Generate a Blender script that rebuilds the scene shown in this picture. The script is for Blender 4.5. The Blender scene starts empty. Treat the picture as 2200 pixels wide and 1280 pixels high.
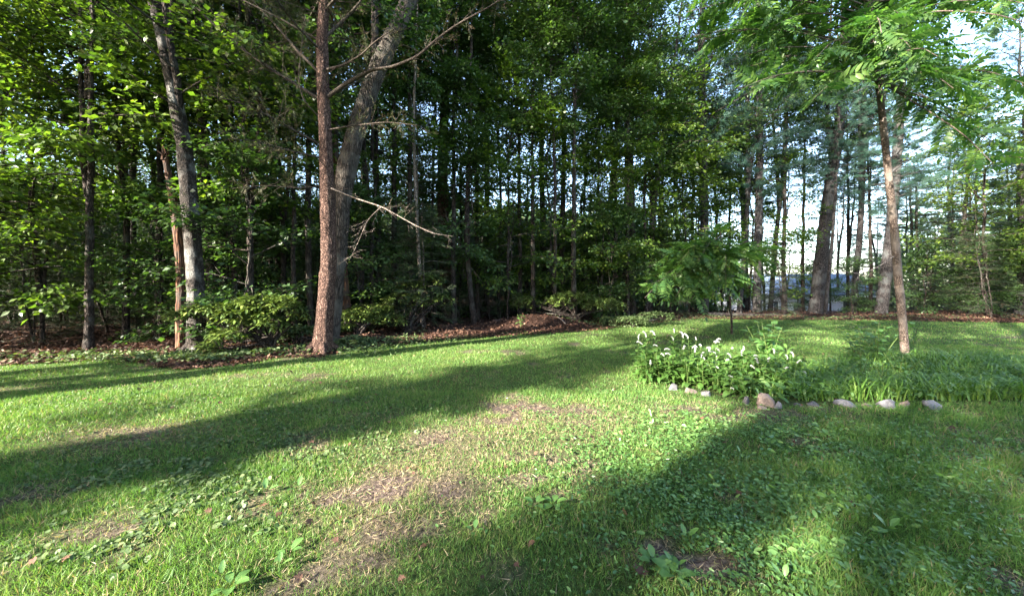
import bpy, math, random
import numpy as np
from mathutils import Vector, Matrix

scene = bpy.context.scene
COL = scene.collection

# ------------------------------------------------------------------ camera, sky, sun, exposure
SUN_EL = 25.0
LT = np.array([0.78, 0.625])                      # horizontal direction the sunlight travels
LT = LT / np.linalg.norm(LT)
NV = np.array([-LT[1], LT[0]])
FPX = 760.0
cam_d = bpy.data.cameras.new('camera')
cam = bpy.data.objects.new('camera', cam_d); COL.objects.link(cam)
cam.location = (0, 0, 1.6); cam.rotation_euler = (math.radians(90), 0, 0)
cam_d.sensor_width = 36; cam_d.lens = 36 * FPX / 2200
cam_d.shift_y = -20 / 2200
cam_d.clip_start = 0.05; cam_d.clip_end = 2000
scene.camera = cam

world = bpy.data.worlds.new("World"); scene.world = world; world.use_nodes = True
wn = world.node_tree; bg = wn.nodes['Background']
sky = wn.nodes.new('ShaderNodeTexSky'); sky.sky_type = 'NISHITA'; sky.sun_disc = False
sky.sun_elevation = math.radians(SUN_EL)
sky.sun_rotation = math.atan2(-LT[0], -LT[1])
sky.air_density = 1.0; sky.dust_density = 1.5; sky.ozone_density = 1.0
wn.links.new(sky.outputs[0], bg.inputs[0]); bg.inputs[1].default_value = 0.10

sl = bpy.data.lights.new('sun', 'SUN'); sl.energy = 5.0; sl.angle = math.radians(0.6); sl.color = (1.0, 0.93, 0.80)
so = bpy.data.objects.new('sun', sl); COL.objects.link(so)
te = math.tan(math.radians(SUN_EL))
so.rotation_euler = Vector((LT[0], LT[1], -te)).to_track_quat('-Z', 'Y').to_euler()

scene.view_settings.view_transform = 'Standard'; scene.view_settings.look = 'None'
scene.view_settings.exposure = 3.42; scene.view_settings.gamma = 1.0
scene.view_settings.use_curve_mapping = False
scene.cycles.max_bounces = 6; scene.cycles.diffuse_bounces = 3; scene.cycles.glossy_bounces = 2
scene.cycles.transmission_bounces = 4; scene.cycles.transparent_max_bounces = 4

# ------------------------------------------------------------------ helpers
def lerp(a, b, t): return a + (b - a) * t
def _h(ix, iy, s):
    n = (ix.astype(np.int64) * 374761393 + iy.astype(np.int64) * 668265263 + s * 974711) & 0x7fffffff
    n = ((n ^ (n >> 13)) * 1274126177) & 0x7fffffff
    return ((n ^ (n >> 16)) & 0xffff) / 65535.0
def vnoise(x, y, s=0):
    x = np.asarray(x, float); y = np.asarray(y, float)
    ix = np.floor(x); iy = np.floor(y); fx = x - ix; fy = y - iy
    fx = fx * fx * (3 - 2 * fx); fy = fy * fy * (3 - 2 * fy)
    return lerp(lerp(_h(ix, iy, s), _h(ix + 1, iy, s), fx), lerp(_h(ix, iy + 1, s), _h(ix + 1, iy + 1, s), fx), fy)
def fbm(x, y, s=0, o=4):
    a = 0; w = 0.5; t = 0
    for i in range(o):
        a = a + w * vnoise(np.asarray(x) * 2 ** i, np.asarray(y) * 2 ** i, s + i); t += w; w *= 0.5
    return a / t
def smooth(a, b, x):
    t = np.clip((x - a) / (b - a), 0, 1); return t * t * (3 - 2 * t)

# edge of the lawn as distance over bearing x/y
_EP = [(-2200, 880), (-400, 800), (100, 772), (250, 765), (340, 782), (400, 786), (520, 776), (600, 764), (690, 764), (760, 745), (880, 735), (1000, 724),
       (1150, 716), (1300, 706), (1400, 692), (1500, 684), (1953, 687), (2400, 700), (3500, 720)]
_EB = np.array([(p[0] - 1100) / FPX for p in _EP]); _ED = np.array([1.6 * FPX / (p[1] - 620) for p in _EP])
def lawn_mask(x, y):
    x = np.asarray(x, float); y = np.asarray(y, float)
    b = x / np.maximum(y, 0.3)
    e = np.interp(b, _EB, _ED) + (fbm(x * 1.7, y * 1.7, 31) - 0.5) * 0.9
    return 1 - smooth(-0.15, 0.25, y - e)
def hz(x, y):
    x = np.asarray(x, float); y = np.asarray(y, float)
    m = 1 - lawn_mask(x, y)
    z = (fbm(x * 0.35, y * 0.35, 5, 3) - 0.5) * 0.10 * smooth(1, 5, np.hypot(x, y))
    z = z + m * (fbm(x * 0.5, y * 0.5, 9, 3) - 0.45) * 0.35 * smooth(0, 5, y - 9)
    z = z + 0.42 * np.exp(-(((x - 0.9) / 1.5) ** 2 + ((y - 14.6) / 0.8) ** 2))
    z = z - 2.6 * smooth(24, 46, y) * smooth(0.2, 0.6, x / np.maximum(y, 1))
    z = z + 7.0 * smooth(40, 95, y) * (1 - smooth(0.0, 0.45, x / np.maximum(y, 1)))
    return z
def hz1(x, y): return float(hz(np.array([x]), np.array([y]))[0])
def G(px, py):                                   # point of the ground seen at photograph position
    d = 1.6 * FPX / (py - 620); return ((px - 1100) / FPX * d, d)
def P(px, py, d): return np.array([(px - 1100) / FPX * d, d, 1.6 - (py - 620) / FPX * d])

# bare ground / straw masks (on the lawn)
_SP = [(950, 945, .22, .8), (1110, 880, .28, .6), (700, 945, .25, .7), (1160, 1010, .22, .9), (830, 1180, .16, .9), (620, 1250, .12, .8), (1370, 1160, .13, 1.0), (280, 935, .3, .7),
       (830, 1050, .28, .7), (1620, 895, .25, .45), (1480, 880, .3, .6), (1290, 1010, .1, .6), (900, 1060, .2, .6), (1520, 1210, .15, .8), (1010, 1130, .1, .5), (240, 1150, .25, .7), (1750, 890, .3, .6)]
def soil_mask(x, y):
    n = fbm(x * 1.1, y * 1.1, 51, 4); n2 = fbm(x * 5.5, y * 5.5, 57, 3)
    s = smooth(0.60, 0.75, n) * 0.55
    for (px, py, r, k) in _SP:
        gx, gy = G(px, py)
        s = s + k * np.exp(-(((x - gx) / (r * 2.0)) ** 2 + ((y - gy) / (r * 1.3)) ** 2))
    return np.clip(s * smooth(0.30, 0.62, n2) * 1.25, 0, 1)
def straw_mask(x, y):
    s = 0
    for (px, py, rx, ry) in [(1130, 920, .8, .6), (950, 980, .6, .5), (830, 1060, .5, .4), (800, 1160, .3, .25), (1250, 900, .7, .5), (290, 930, .8, .3)]:
        gx, gy = G(px, py); s = s + np.exp(-(((x - gx) / rx) ** 2 + ((y - gy) / ry) ** 2))
    return np.clip(s, 0, 1) * (0.35 + 0.65 * fbm(x * 3, y * 3, 71, 3))

class MB:
    """collects triangles / quads plus one per-vertex value and links them as ONE mesh"""
    def __init__(s): s.v = []; s.t = []; s.q = []; s.a = []; s.n = 0
    def add(s, v, tris=None, quads=None, a=0.5):
        v = np.asarray(v, np.float32).reshape(-1, 3)
        if tris is not None and len(tris): s.t.append(np.asarray(tris, np.int64).reshape(-1, 3) + s.n)
        if quads is not None and len(quads): s.q.append(np.asarray(quads, np.int64).reshape(-1, 4) + s.n)
        s.a.append(np.broadcast_to(np.asarray(a, np.float32), (len(v),)).copy()); s.v.append(v); s.n += len(v)
    def tube(s, pts, rad, k=6, a=0.5, rough=0.0, seed=0, cap=True):
        p = np.asarray(pts, float); n = len(p); r = np.broadcast_to(np.asarray(rad, float), (n,))
        tg = np.gradient(p, axis=0); tg /= (np.linalg.norm(tg, axis=1)[:, None] + 1e-9)
        up = np.where(np.abs(tg[:, 2:3]) > 0.9, np.array([[1.0, 0.03, 0]]), np.array([[0, 0.03, 1.0]]))
        if abs(tg[0, 2]) > 0.6: up = np.tile(np.array([[1.0, 0.03, 0.0]]), (n, 1))
        sd = np.cross(tg, up); sd /= (np.linalg.norm(sd, axis=1)[:, None] + 1e-9); bn = np.cross(sd, tg)
        an = np.arange(k) / k * 2 * np.pi
        rr = np.repeat(r[:, None], k, 1)
        if rough > 0:
            L = np.concatenate([[0], np.cumsum(np.linalg.norm(np.diff(p, axis=0), axis=1))])
            A = np.tile(an[None], (n, 1)); Ls = np.tile(L[:, None], (1, k))
            nz = vnoise(A * k / 6.3 * 0.9 + seed * 7, Ls * 5 + seed, 3) - 0.5
            nz = nz * np.where((np.arange(k) % 2 == 0)[None], 1.2, 0.8) + (vnoise(A * 1.0 + seed, Ls * 1.1, 8) - .5) * 1.0
            rr = rr * (1 + rough * nz)
        V = p[:, None, :] + rr[:, :, None] * (np.cos(an)[None, :, None] * sd[:, None, :] + np.sin(an)[None, :, None] * bn[:, None, :])
        i = np.arange(n - 1)[:, None]; j = np.arange(k)[None]; j2 = (j + 1) % k
        q = np.stack([i * k + j, i * k + j2, (i + 1) * k + j2, (i + 1) * k + j], -1).reshape(-1, 4)
        V = V.reshape(-1, 3); t = None
        if cap:
            V = np.vstack([V, p[-1:]]); c = n * k
            t = [((n - 1) * k + jj, (n - 1) * k + (jj + 1) % k, c) for jj in range(k)]
        s.add(V, t, q, a)
    def box(s, x0, x1, y0, y1, z0, z1, a=.5):
        v = [(x, y, z) for z in (z0, z1) for y in (y0, y1) for x in (x0, x1)]
        s.add(v, None, [(0, 2, 3, 1), (4, 5, 7, 6), (0, 1, 5, 4), (2, 6, 7, 3), (0, 4, 6, 2), (1, 3, 7, 5)], a)
    def leaves(s, tm, pos, fwd, nrm, size, a=None, wid=1.0):
        tv, tf = tm; pos = np.asarray(pos, float); n = len(pos)
        if n == 0: return
        f = np.asarray(fwd, float); f = f / (np.linalg.norm(f, axis=1)[:, None] + 1e-9)
        u = np.asarray(nrm, float); sd = np.cross(u, f); sd /= (np.linalg.norm(sd, axis=1)[:, None] + 1e-9); u = np.cross(f, sd)
        size = np.broadcast_to(np.asarray(size, float), (n,)); wid = np.broadcast_to(np.asarray(wid, float), (n,))
        V = pos[:, None] + size[:, None, None] * (tv[None, :, 0:1] * f[:, None] + tv[None, :, 1:2] * wid[:, None, None] * sd[:, None] + tv[None, :, 2:3] * u[:, None])
        T = tf[None] + (np.arange(n) * len(tv))[:, None, None]
        if a is None: a = RNG.random(n)
        s.add(V.reshape(-1, 3), T.reshape(-1, 3), None, np.repeat(np.broadcast_to(a, (n,)), len(tv)))
    def mesh(s, name, smooth_=False):
        me = bpy.data.meshes.new(name)
        V = np.concatenate(s.v).astype(np.float32); t = np.concatenate(s.t) if s.t else np.zeros((0, 3), int); q = np.concatenate(s.q) if s.q else np.zeros((0, 4), int)
        me.vertices.add(len(V)); me.vertices.foreach_set('co', V.ravel())
        me.loops.add(3 * len(t) + 4 * len(q)); me.polygons.add(len(t) + len(q))
        me.loops.foreach_set('vertex_index', np.concatenate([t.ravel(), q.ravel()]).astype(np.int32))
        me.polygons.foreach_set('loop_start', np.concatenate([np.arange(len(t)) * 3, 3 * len(t) + np.arange(len(q)) * 4]).astype(np.int32))
        if smooth_: me.polygons.foreach_set('use_smooth', np.ones(len(t) + len(q), bool))
        me.update(calc_edges=True)
        at = me.attributes.new('var', 'FLOAT', 'POINT'); at.data.foreach_set('value', np.concatenate(s.a).astype(np.float32))
        return me

RNG = np.random.default_rng(7)

def obj(name, me, mat=None, parent=None, loc=None):
    o = bpy.data.objects.new(name, me); COL.objects.link(o)
    if mat is not None and len(me.materials) == 0: me.materials.append(mat)
    if parent is not None: o.parent = parent
    if loc is not None: o.location = loc
    return o
def thing(name, label, cat, loc=(0, 0, 0), rz=0, group=None):
    o = bpy.data.objects.new(name, None); COL.objects.link(o); o.location = loc; o.rotation_euler = (0, 0, rz)
    o.empty_display_size = 0.1
    o['label'] = label; o['category'] = cat
    if group: o['group'] = group
    return o
def tag(o, label, cat, group=None):
    o['label'] = label; o['category'] = cat
    if group: o['group'] = group
    return o

# ------------------------------------------------------------------ materials
def newmat(name):
    m = bpy.data.materials.new(name); m.use_nodes = True; nt = m.node_tree
    for n in list(nt.nodes): nt.nodes.remove(n)
    return m, nt, nt.nodes.new('ShaderNodeOutputMaterial')
def N(nt, t, **kw):
    n = nt.nodes.new(t)
    for k, v in kw.items(): setattr(n, k, v)
    return n
def ramp(nt, fac, stops):
    r = N(nt, 'ShaderNodeValToRGB'); e = r.color_ramp.elements
    while len(e) < len(stops): e.new(0.5)
    for el, (p, c) in zip(e, stops): el.position = p; el.color = (*c, 1)
    nt.links.new(fac, r.inputs[0]); return r.outputs[0]
def leafmat(name, stops, tr=0.35, rough=0.45, spec=0.35, trcol=(1.5, 1.7, 0.6)):
    m, nt, out = newmat(name); L = nt.links.new
    at = N(nt, 'ShaderNodeAttribute', attribute_name='var'); oi = N(nt, 'ShaderNodeObjectInfo')
    ma = N(nt, 'ShaderNodeMath', operation='MULTIPLY_ADD'); L(oi.outputs['Random'], ma.inputs[0]); ma.inputs[1].default_value = 0.3; ma.inputs[2].default_value = -0.15
    ad = N(nt, 'ShaderNodeMath', operation='ADD', use_clamp=True); L(at.outputs['Fac'], ad.inputs[0]); L(ma.outputs[0], ad.inputs[1])
    c = ramp(nt, ad.outputs[0], stops)
    p = N(nt, 'ShaderNodeBsdfPrincipled'); L(c, p.inputs['Base Color']); p.inputs['Roughness'].default_value = rough
    p.inputs['Specular IOR Level'].default_value = spec
    if tr > 0:
        mx = N(nt, 'ShaderNodeMix', data_type='RGBA', blend_type='MULTIPLY'); mx.inputs[0].default_value = 1; L(c, mx.inputs[6]); mx.inputs[7].default_value = (*trcol, 1)
        t = N(nt, 'ShaderNodeBsdfTranslucent'); L(mx.outputs[2], t.inputs[0])
        ms = N(nt, 'ShaderNodeMixShader'); ms.inputs[0].default_value = tr; L(p.outputs[0], ms.inputs[1]); L(t.outputs[0], ms.inputs[2]); L(ms.outputs[0], out.inputs[0])
    else: L(p.outputs[0], out.inputs[0])
    return m
def barkmat(name, c1, c2, c3=None, sc=9.0, lichen=0.0, bump=0.6, zs=0.22):
    m, nt, out = newmat(name); L = nt.links.new
    tc = N(nt, 'ShaderNodeTexCoord'); mp = N(nt, 'ShaderNodeMapping'); mp.inputs['Scale'].default_value = (1, 1, zs); L(tc.outputs['Object'], mp.inputs[0])
    v = N(nt, 'ShaderNodeTexVoronoi', feature='DISTANCE_TO_EDGE'); v.inputs['Scale'].default_value = sc * 3
    ns = N(nt, 'ShaderNodeTexNoise'); ns.inputs['Scale'].default_value = sc * 1.5; ns.inputs['Detail'].default_value = 6
    wv = N(nt, 'ShaderNodeMix', data_type='RGBA'); wv.inputs[0].default_value = 0.12; L(mp.outputs[0], wv.inputs[6]); L(ns.outputs['Color'], wv.inputs[7]); L(mp.outputs[0], ns.inputs[0]); L(wv.outputs[2], v.inputs[0])
    n2 = N(nt, 'ShaderNodeTexNoise'); n2.inputs['Scale'].default_value = 2.3; n2.inputs['Detail'].default_value = 5; L(tc.outputs['Object'], n2.inputs[0])
    mu = N(nt, 'ShaderNodeMath', operation='MULTIPLY_ADD'); L(v.outputs[0], mu.inputs[0]); mu.inputs[1].default_value = 3.0; mu.inputs[2].default_value = -0.05
    ad = N(nt, 'ShaderNodeMath', operation='ADD', use_clamp=True); L(mu.outputs[0], ad.inputs[0])
    m2 = N(nt, 'ShaderNodeMath', operation='MULTIPLY_ADD'); L(ns.outputs['Fac'], m2.inputs[0]); m2.inputs[1].default_value = 0.9; m2.inputs[2].default_value = -0.35; L(m2.outputs[0], ad.inputs[1])
    c = ramp(nt, ad.outputs[0], [(0.0, tuple(x * 0.35 for x in c1)), (0.3, c1), (0.8, c2)])
    if c3:
        f = ramp(nt, n2.outputs['Fac'], [(0.5 - lichen * 0.2, (0, 0, 0)), (0.62 - lichen * 0.15, (1, 1, 1))])
        mx = N(nt, 'ShaderNodeMix', data_type='RGBA'); L(f, mx.inputs[0]); L(c, mx.inputs[6])
        mm = N(nt, 'ShaderNodeMix', data_type='RGBA', blend_type='MULTIPLY'); mm.inputs[0].default_value = 0.6; mm.inputs[6].default_value = (*c3, 1); L(ns.outputs['Fac'], mm.inputs[7]); L(mm.outputs[2], mx.inputs[7]); c = mx.outputs[2]
    p = N(nt, 'ShaderNodeBsdfPrincipled'); L(c, p.inputs['Base Color']); p.inputs['Roughness'].default_value = 0.9; p.inputs['Specular IOR Level'].default_value = 0.2
    b = N(nt, 'ShaderNodeBump'); b.inputs['Strength'].default_value = bump; b.inputs['Distance'].default_value = 0.03; L(ad.outputs[0], b.inputs['Height']); L(b.outputs[0], p.inputs['Normal']); L(p.outputs[0], out.inputs[0])
    return m

M = {}
M['maple'] = leafmat('maple_leaf', [(0, (.028, .056, .011)), (.5, (.060, .105, .017)), (1, (.12, .16, .024))], .45, .42, .4)
M['maple_far'] = leafmat('forest_leaf', [(0, (.020, .045, .016)), (.5, (.042, .080, .025)), (1, (.085, .125, .036))], .38, .45, .35)
M['beech'] = leafmat('beech_leaf', [(0, (.022, .048, .015)), (.6, (.045, .085, .024)), (1, (.075, .12, .034))], .35, .42, .4)
M['hemlock'] = leafmat('hemlock_needles', [(0, (.018, .035, .014)), (.7, (.035, .062, .022)), (.88, (.06, .08, .03)), (1, (.10, .07, .04))], .12, .55, .3)
M['drab'] = leafmat('sparse_needles', [(0, (.035, .045, .022)), (.6, (.06, .075, .035)), (1, (.12, .085, .055))], .12, .6, .2)
M['pine'] = leafmat('pine_needles', [(0, (.018, .048, .036)), (.6, (.032, .078, .055)), (1, (.06, .11, .07))], .15, .5, .35, (1.1, 1.4, .9))
M['walnut'] = leafmat('compound_leaf', [(0, (.022, .060, .016)), (.5, (.045, .10, .024)), (1, (.095, .16, .036))], .45, .42, .4, (1.3, 1.6, .7))
M['rhodo'] = leafmat('rhododendron_leaf', [(0, (.045, .075, .020)), (.5, (.09, .13, .030)), (.9, (.17, .20, .05)), (1, (.22, .20, .05))], .15, .28, .55)
M['herb'] = leafmat('herb_leaf', [(0, (.032, .080, .018)), (.5, (.060, .125, .026)), (1, (.12, .19, .04))], .3, .4, .4)
M['bigleaf'] = leafmat('broad_leaf', [(0, (.055, .13, .035)), (1, (.10, .20, .055))], .3, .4, .4)
M['groundleaf'] = leafmat('ground_leaf', [(0, (.035, .060, .022)), (.5, (.070, .105, .040)), (1, (.15, .18, .08))], .22, .55, .2)
M['weed'] = leafmat('weed_leaf', [(0, (.045, .105, .028)), (.6, (.080, .16, .042)), (1, (.14, .23, .065))], .3, .4, .45)
M['grass'] = leafmat('grass_blade', [(0, (.033, .085, .022)), (.4, (.070, .148, .032)), (.7, (.115, .195, .042)), (.85, (.18, .20, .07)), (.93, (.22, .17, .10)), (1, (.28, .21, .14))], .32, .5, .25, (1.4, 1.5, .6))
M['lushgrass'] = leafmat('tall_grass_blade', [(0, (.045, .10, .018)), (.6, (.085, .17, .030)), (1, (.15, .23, .05))], .3, .45, .3)
M['litter'] = leafmat('dead_leaf', [(0, (.018, .010, .008)), (.4, (.045, .022, .015)), (.8, (.10, .050, .032)), (1, (.22, .13, .085))], .1, .7, .2, (1.2, 1, .8))
M['petal'] = leafmat('white_petal', [(0, (.26, .27, .25)), (1, (.58, .58, .57))], .3, .6, .2, (1, 1, 1))
M['stem'] = leafmat('green_stem', [(0, (.05, .09, .02)), (1, (.09, .12, .03))], 0, .5, .3)
M['redstem'] = leafmat('reddish_stem', [(0, (.10, .04, .03)), (1, (.16, .07, .04))], 0, .5, .3)
M['bark_hero'] = barkmat('reddish_bark', (.045, .022, .016), (.19, .115, .09), None, 12, 0, 1.0, .4)
M['bark_grey'] = barkmat('grey_furrowed_bark', (.026, .020, .016), (.092, .072, .060), (.12, .105, .09), 9, .2, 1.0, .16)
M['bark_pale'] = barkmat('mottled_pale_bark', (.022, .017, .014), (.065, .052, .045), (.24, .23, .215), 11, .08, 1.0, .35)
M['bark_dark'] = barkmat('dark_bark', (.018, .013, .011), (.060, .044, .037), (.09, .083, .07), 8, .0, .8, .25)
M['bark_snag'] = barkmat('peeled_orange_bark', (.050, .024, .015), (.17, .08, .045), (.075, .055, .045), 6, .1, .6, .12)
M['bark_pine'] = barkmat('blue_grey_pine_bark', (.018, .015, .015), (.062, .054, .052), (.075, .075, .075), 8, .1, .9, .3)
M['bark_right'] = barkmat('smooth_brown_bark', (.060, .043, .035), (.145, .11, .09), (.17, .14, .12), 11, .1, .5, .5)
M['twig'] = barkmat('twig_bark', (.035, .026, .021), (.085, .066, .054), None, 12, 0, .3)
M['twig_pale'] = barkmat('bleached_twig', (.12, .092, .075), (.28, .23, .20), None, 12, 0, .3)

def stonemat(name, a, b):
    m, nt, out = newmat(name); L = nt.links.new; tc = N(nt, 'ShaderNodeTexCoord')
    n1 = N(nt, 'ShaderNodeTexNoise'); n1.inputs['Scale'].default_value = 9; n1.inputs['Detail'].default_value = 9; n1.inputs['Roughness'].default_value = .7; L(tc.outputs['Object'], n1.inputs[0])
    n2 = N(nt, 'ShaderNodeTexNoise'); n2.inputs['Scale'].default_value = 60; n2.inputs['Detail'].default_value = 4; L(tc.outputs['Object'], n2.inputs[0])
    mx = N(nt, 'ShaderNodeMath', operation='MULTIPLY_ADD'); L(n2.outputs[0], mx.inputs[0]); mx.inputs[1].default_value = .4; L(n1.outputs[0], mx.inputs[2])
    c = ramp(nt, mx.outputs[0], [(.45, tuple(x * .45 for x in a)), (.62, a), (.9, b)])
    p = N(nt, 'ShaderNodeBsdfPrincipled'); L(c, p.inputs['Base Color']); p.inputs['Roughness'].default_value = .85
    bp = N(nt, 'ShaderNodeBump'); bp.inputs['Strength'].default_value = .7; bp.inputs['Distance'].default_value = .02; L(mx.outputs[0], bp.inputs['Height']); L(bp.outputs[0], p.inputs['Normal']); L(p.outputs[0], out.inputs[0])
    return m
M['stone_grey'] = stonemat('grey_stone', (.085, .08, .085), (.20, .19, .195))
M['stone_pink'] = stonemat('pinkish_stone', (.12, .085, .07), (.25, .19, .155))
M['stone_dark'] = stonemat('dark_stone', (.045, .04, .043), (.11, .10, .10))

def plain(name, c, rough=.6, spec=.3):
    m, nt, out = newmat(name); L = nt.links.new; tc = N(nt, 'ShaderNodeTexCoord')
    n = N(nt, 'ShaderNodeTexNoise'); n.inputs['Scale'].default_value = 3; n.inputs['Detail'].default_value = 6; L(tc.outputs['Object'], n.inputs[0])
    cc = ramp(nt, n.outputs[0], [(.3, tuple(x * .8 for x in c)), (.7, c)])
    p = N(nt, 'ShaderNodeBsdfPrincipled'); L(cc, p.inputs['Base Color']); p.inputs['Roughness'].default_value = rough; p.inputs['Specular IOR Level'].default_value = spec; L(p.outputs[0], out.inputs[0]); return m

# ground: colour from attributes (lawn, soil, straw) and noise
def groundmat():
    m, nt, out = newmat('ground_soil_and_turf'); L = nt.links.new; tc = N(nt, 'ShaderNodeTexCoord')
    def noise(s, d=6, r=.6):
        n = N(nt, 'ShaderNodeTexNoise'); n.inputs['Scale'].default_value = s; n.inputs['Detail'].default_value = d; n.inputs['Roughness'].default_value = r; L(tc.outputs['Object'], n.inputs[0]); return n.outputs['Fac']
    def mix(f, a, b):
        x = N(nt, 'ShaderNodeMix', data_type='RGBA'); L(f, x.inputs[0]); L(a, x.inputs[6]); L(b, x.inputs[7]); return x.outputs[2]
    def att(n): return N(nt, 'ShaderNodeAttribute', attribute_name=n).outputs['Fac']
    fine = noise(28, 8, .7); mid = noise(6, 6, .65)
    turf = ramp(nt, fine, [(.3, (.018, .030, .008)), (.5, (.045, .070, .016)), (.62, (.075, .10, .028)), (.8, (.14, .12, .06))])
    soil = ramp(nt, fine, [(.36, (.026, .018, .015)), (.5, (.085, .062, .052)), (.68, (.19, .145, .125))])
    straw = ramp(nt, fine, [(.3, (.055, .045, .028)), (.55, (.14, .11, .07)), (.8, (.23, .19, .12))])
    litter = ramp(nt, fine, [(.28, (.010, .006, .005)), (.5, (.034, .018, .013)), (.65, (.065, .036, .024)), (.85, (.12, .075, .05))])
    c = mix(att('straw'), turf, straw); c = mix(att('soil'), c, soil); c = mix(att('litter'), c, litter)
    p = N(nt, 'ShaderNodeBsdfPrincipled'); L(c, p.inputs['Base Color']); p.inputs['Roughness'].default_value = .95; p.inputs['Specular IOR Level'].default_value = .1
    s = N(nt, 'ShaderNodeMath', operation='ADD'); L(fine, s.inputs[0]); L(mid, s.inputs[1])
    b = N(nt, 'ShaderNodeBump'); b.inputs['Strength'].default_value = 1; b.inputs['Distance'].default_value = .05; L(s.outputs[0], b.inputs['Height']); L(b.outputs[0], p.inputs['Normal']); L(p.outputs[0], out.inputs[0]); return m

# ------------------------------------------------------------------ ground
def axis(lo, hi, c0, c1, step, far):
    core = list(np.arange(c0, c1, step)); a = [core[0]]; s = step
    while a[-1] > lo: s *= far; a.append(a[-1] - s)
    b = [core[-1]]; s = step
    while b[-1] < hi: s *= far; b.append(b[-1] + s)
    return np.array(a[::-1][:-1] + core + b[1:])
xs = axis(-600, 600, -9, 9, .11, 1.13); ys = axis(-300, 900, 1.2, 17, .11, 1.13)
X, Y = np.meshgrid(xs, ys); Z = hz(X, Y)
Z = Z + (fbm(X * 6, Y * 6, 91, 3) - .5) * .03 * (np.hypot(X, Y) < 30)
nx, ny = len(xs), len(ys)
i = np.arange(ny - 1)[:, None]; j = np.arange(nx - 1)[None]
q = np.stack([i * nx + j, i * nx + j + 1, (i + 1) * nx + j + 1, (i + 1) * nx + j], -1).reshape(-1, 4)
gb = MB(); gb.add(np.stack([X, Y, Z], -1).reshape(-1, 3), None, q)
gme = gb.mesh('ground', True)
lm = lawn_mask(X, Y)
for nme, arr in (('soil', soil_mask(X, Y)), ('straw', straw_mask(X, Y)), ('litter', 1 - lm)):
    at = gme.attributes.new(nme, 'FLOAT', 'POINT'); at.data.foreach_set('value', np.asarray(arr, np.float32).ravel())
ground = obj('ground', gme, groundmat()); ground['kind'] = 'structure'

# ------------------------------------------------------------------ leaf templates (x forward, y width, z up)
def T(v, f): return (np.array(v, float), np.array(f, int))
QUAD = T([(0, 0, 0), (.45, .33, .06), (1, 0, -.08), (.45, -.33, .06)], [(0, 2, 1), (0, 3, 2)])
LANCE = T([(0, 0, 0), (.3, .12, .03), (.3, -.12, .03), (.3, 0, 0), (.65, .11, .0), (.65, -.11, .0), (.65, 0, -.03), (1, 0, -.14)],
          [(0, 3, 1), (0, 2, 3), (3, 6, 1), (1, 6, 4), (3, 2, 6), (2, 5, 6), (4, 6, 7), (6, 5, 7)])
OVAL = T([(0, 0, 0), (.2, .16, .05), (.2, -.16, .05), (.55, .24, .04), (.55, -.24, .04), (.85, .15, -.02), (.85, -.15, -.02), (1, 0, -.08), (.5, 0, -.02)],
         [(0, 8, 1), (0, 2, 8), (1, 8, 3), (2, 4, 8), (3, 8, 5), (4, 6, 8), (5, 8, 7), (6, 7, 8)])
ROUND = T([(0, 0, .02)] + [(math.cos(a) * .5 + .38, math.sin(a) * .52, .05 * (1 + math.cos(2 * a))) for a in np.arange(8) / 8 * 2 * math.pi - math.pi + .39] + [(.4, 0, 0)],
          [(9, k, k % 8 + 1) for k in range(1, 9)])
_mp = [(0, 0), (.05, .22), (.22, .50), (.32, .28), (.62, .46), (.60, .18), (1, 0), (.60, -.18), (.62, -.46), (.32, -.28), (.22, -.50), (.05, -.22)]
MAPLE = T([(x, y, .06 - .25 * y * y - .1 * x * x) for x, y in _mp] + [(.3, 0, -.02)], [(12, (k + 1) % 12, k) for k in range(12)])
HEART = T([(0, 0, 0), (-.12, .18, .03), (-.02, .36, .04), (.25, .42, .03), (.6, .26, -.02), (1, 0, -.12), (.6, -.26, -.02), (.25, -.42, .03), (-.02, -.36, .04), (-.12, -.18, .03), (.3, 0, -.03)],
          [(10, (k + 1) % 10, k) for k in range(10)])
def feather(n, w, ang):
    v = []; f = []
    for k in range(n):
        x = k / n
        for sg in (1, -1):
            L_ = w * (1 - .6 * x); b = len(v)
            v += [(x, 0, 0), (x + .055, 0, 0), (x + ang * L_ + .03, sg * L_, -.04)]; f.append((b, b + 1, b + 2) if sg < 0 else (b + 1, b, b + 2))
    return T(v, f)
NEEDLE = feather(6, .26, .35)
TUFT = (lambda r: T(sum([[(0, 0, 0), (.10, .075 * math.cos(a), .075 * math.sin(a)), (math.cos(e), math.sin(e) * math.cos(a), math.sin(e) * math.sin(a))] for a, e in r], []),
                    [(3 * k, 3 * k + 1, 3 * k + 2) for k in range(len(r))]))([(k * 2.4, .35 + .09 * (k % 9)) for k in range(16)])

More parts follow.
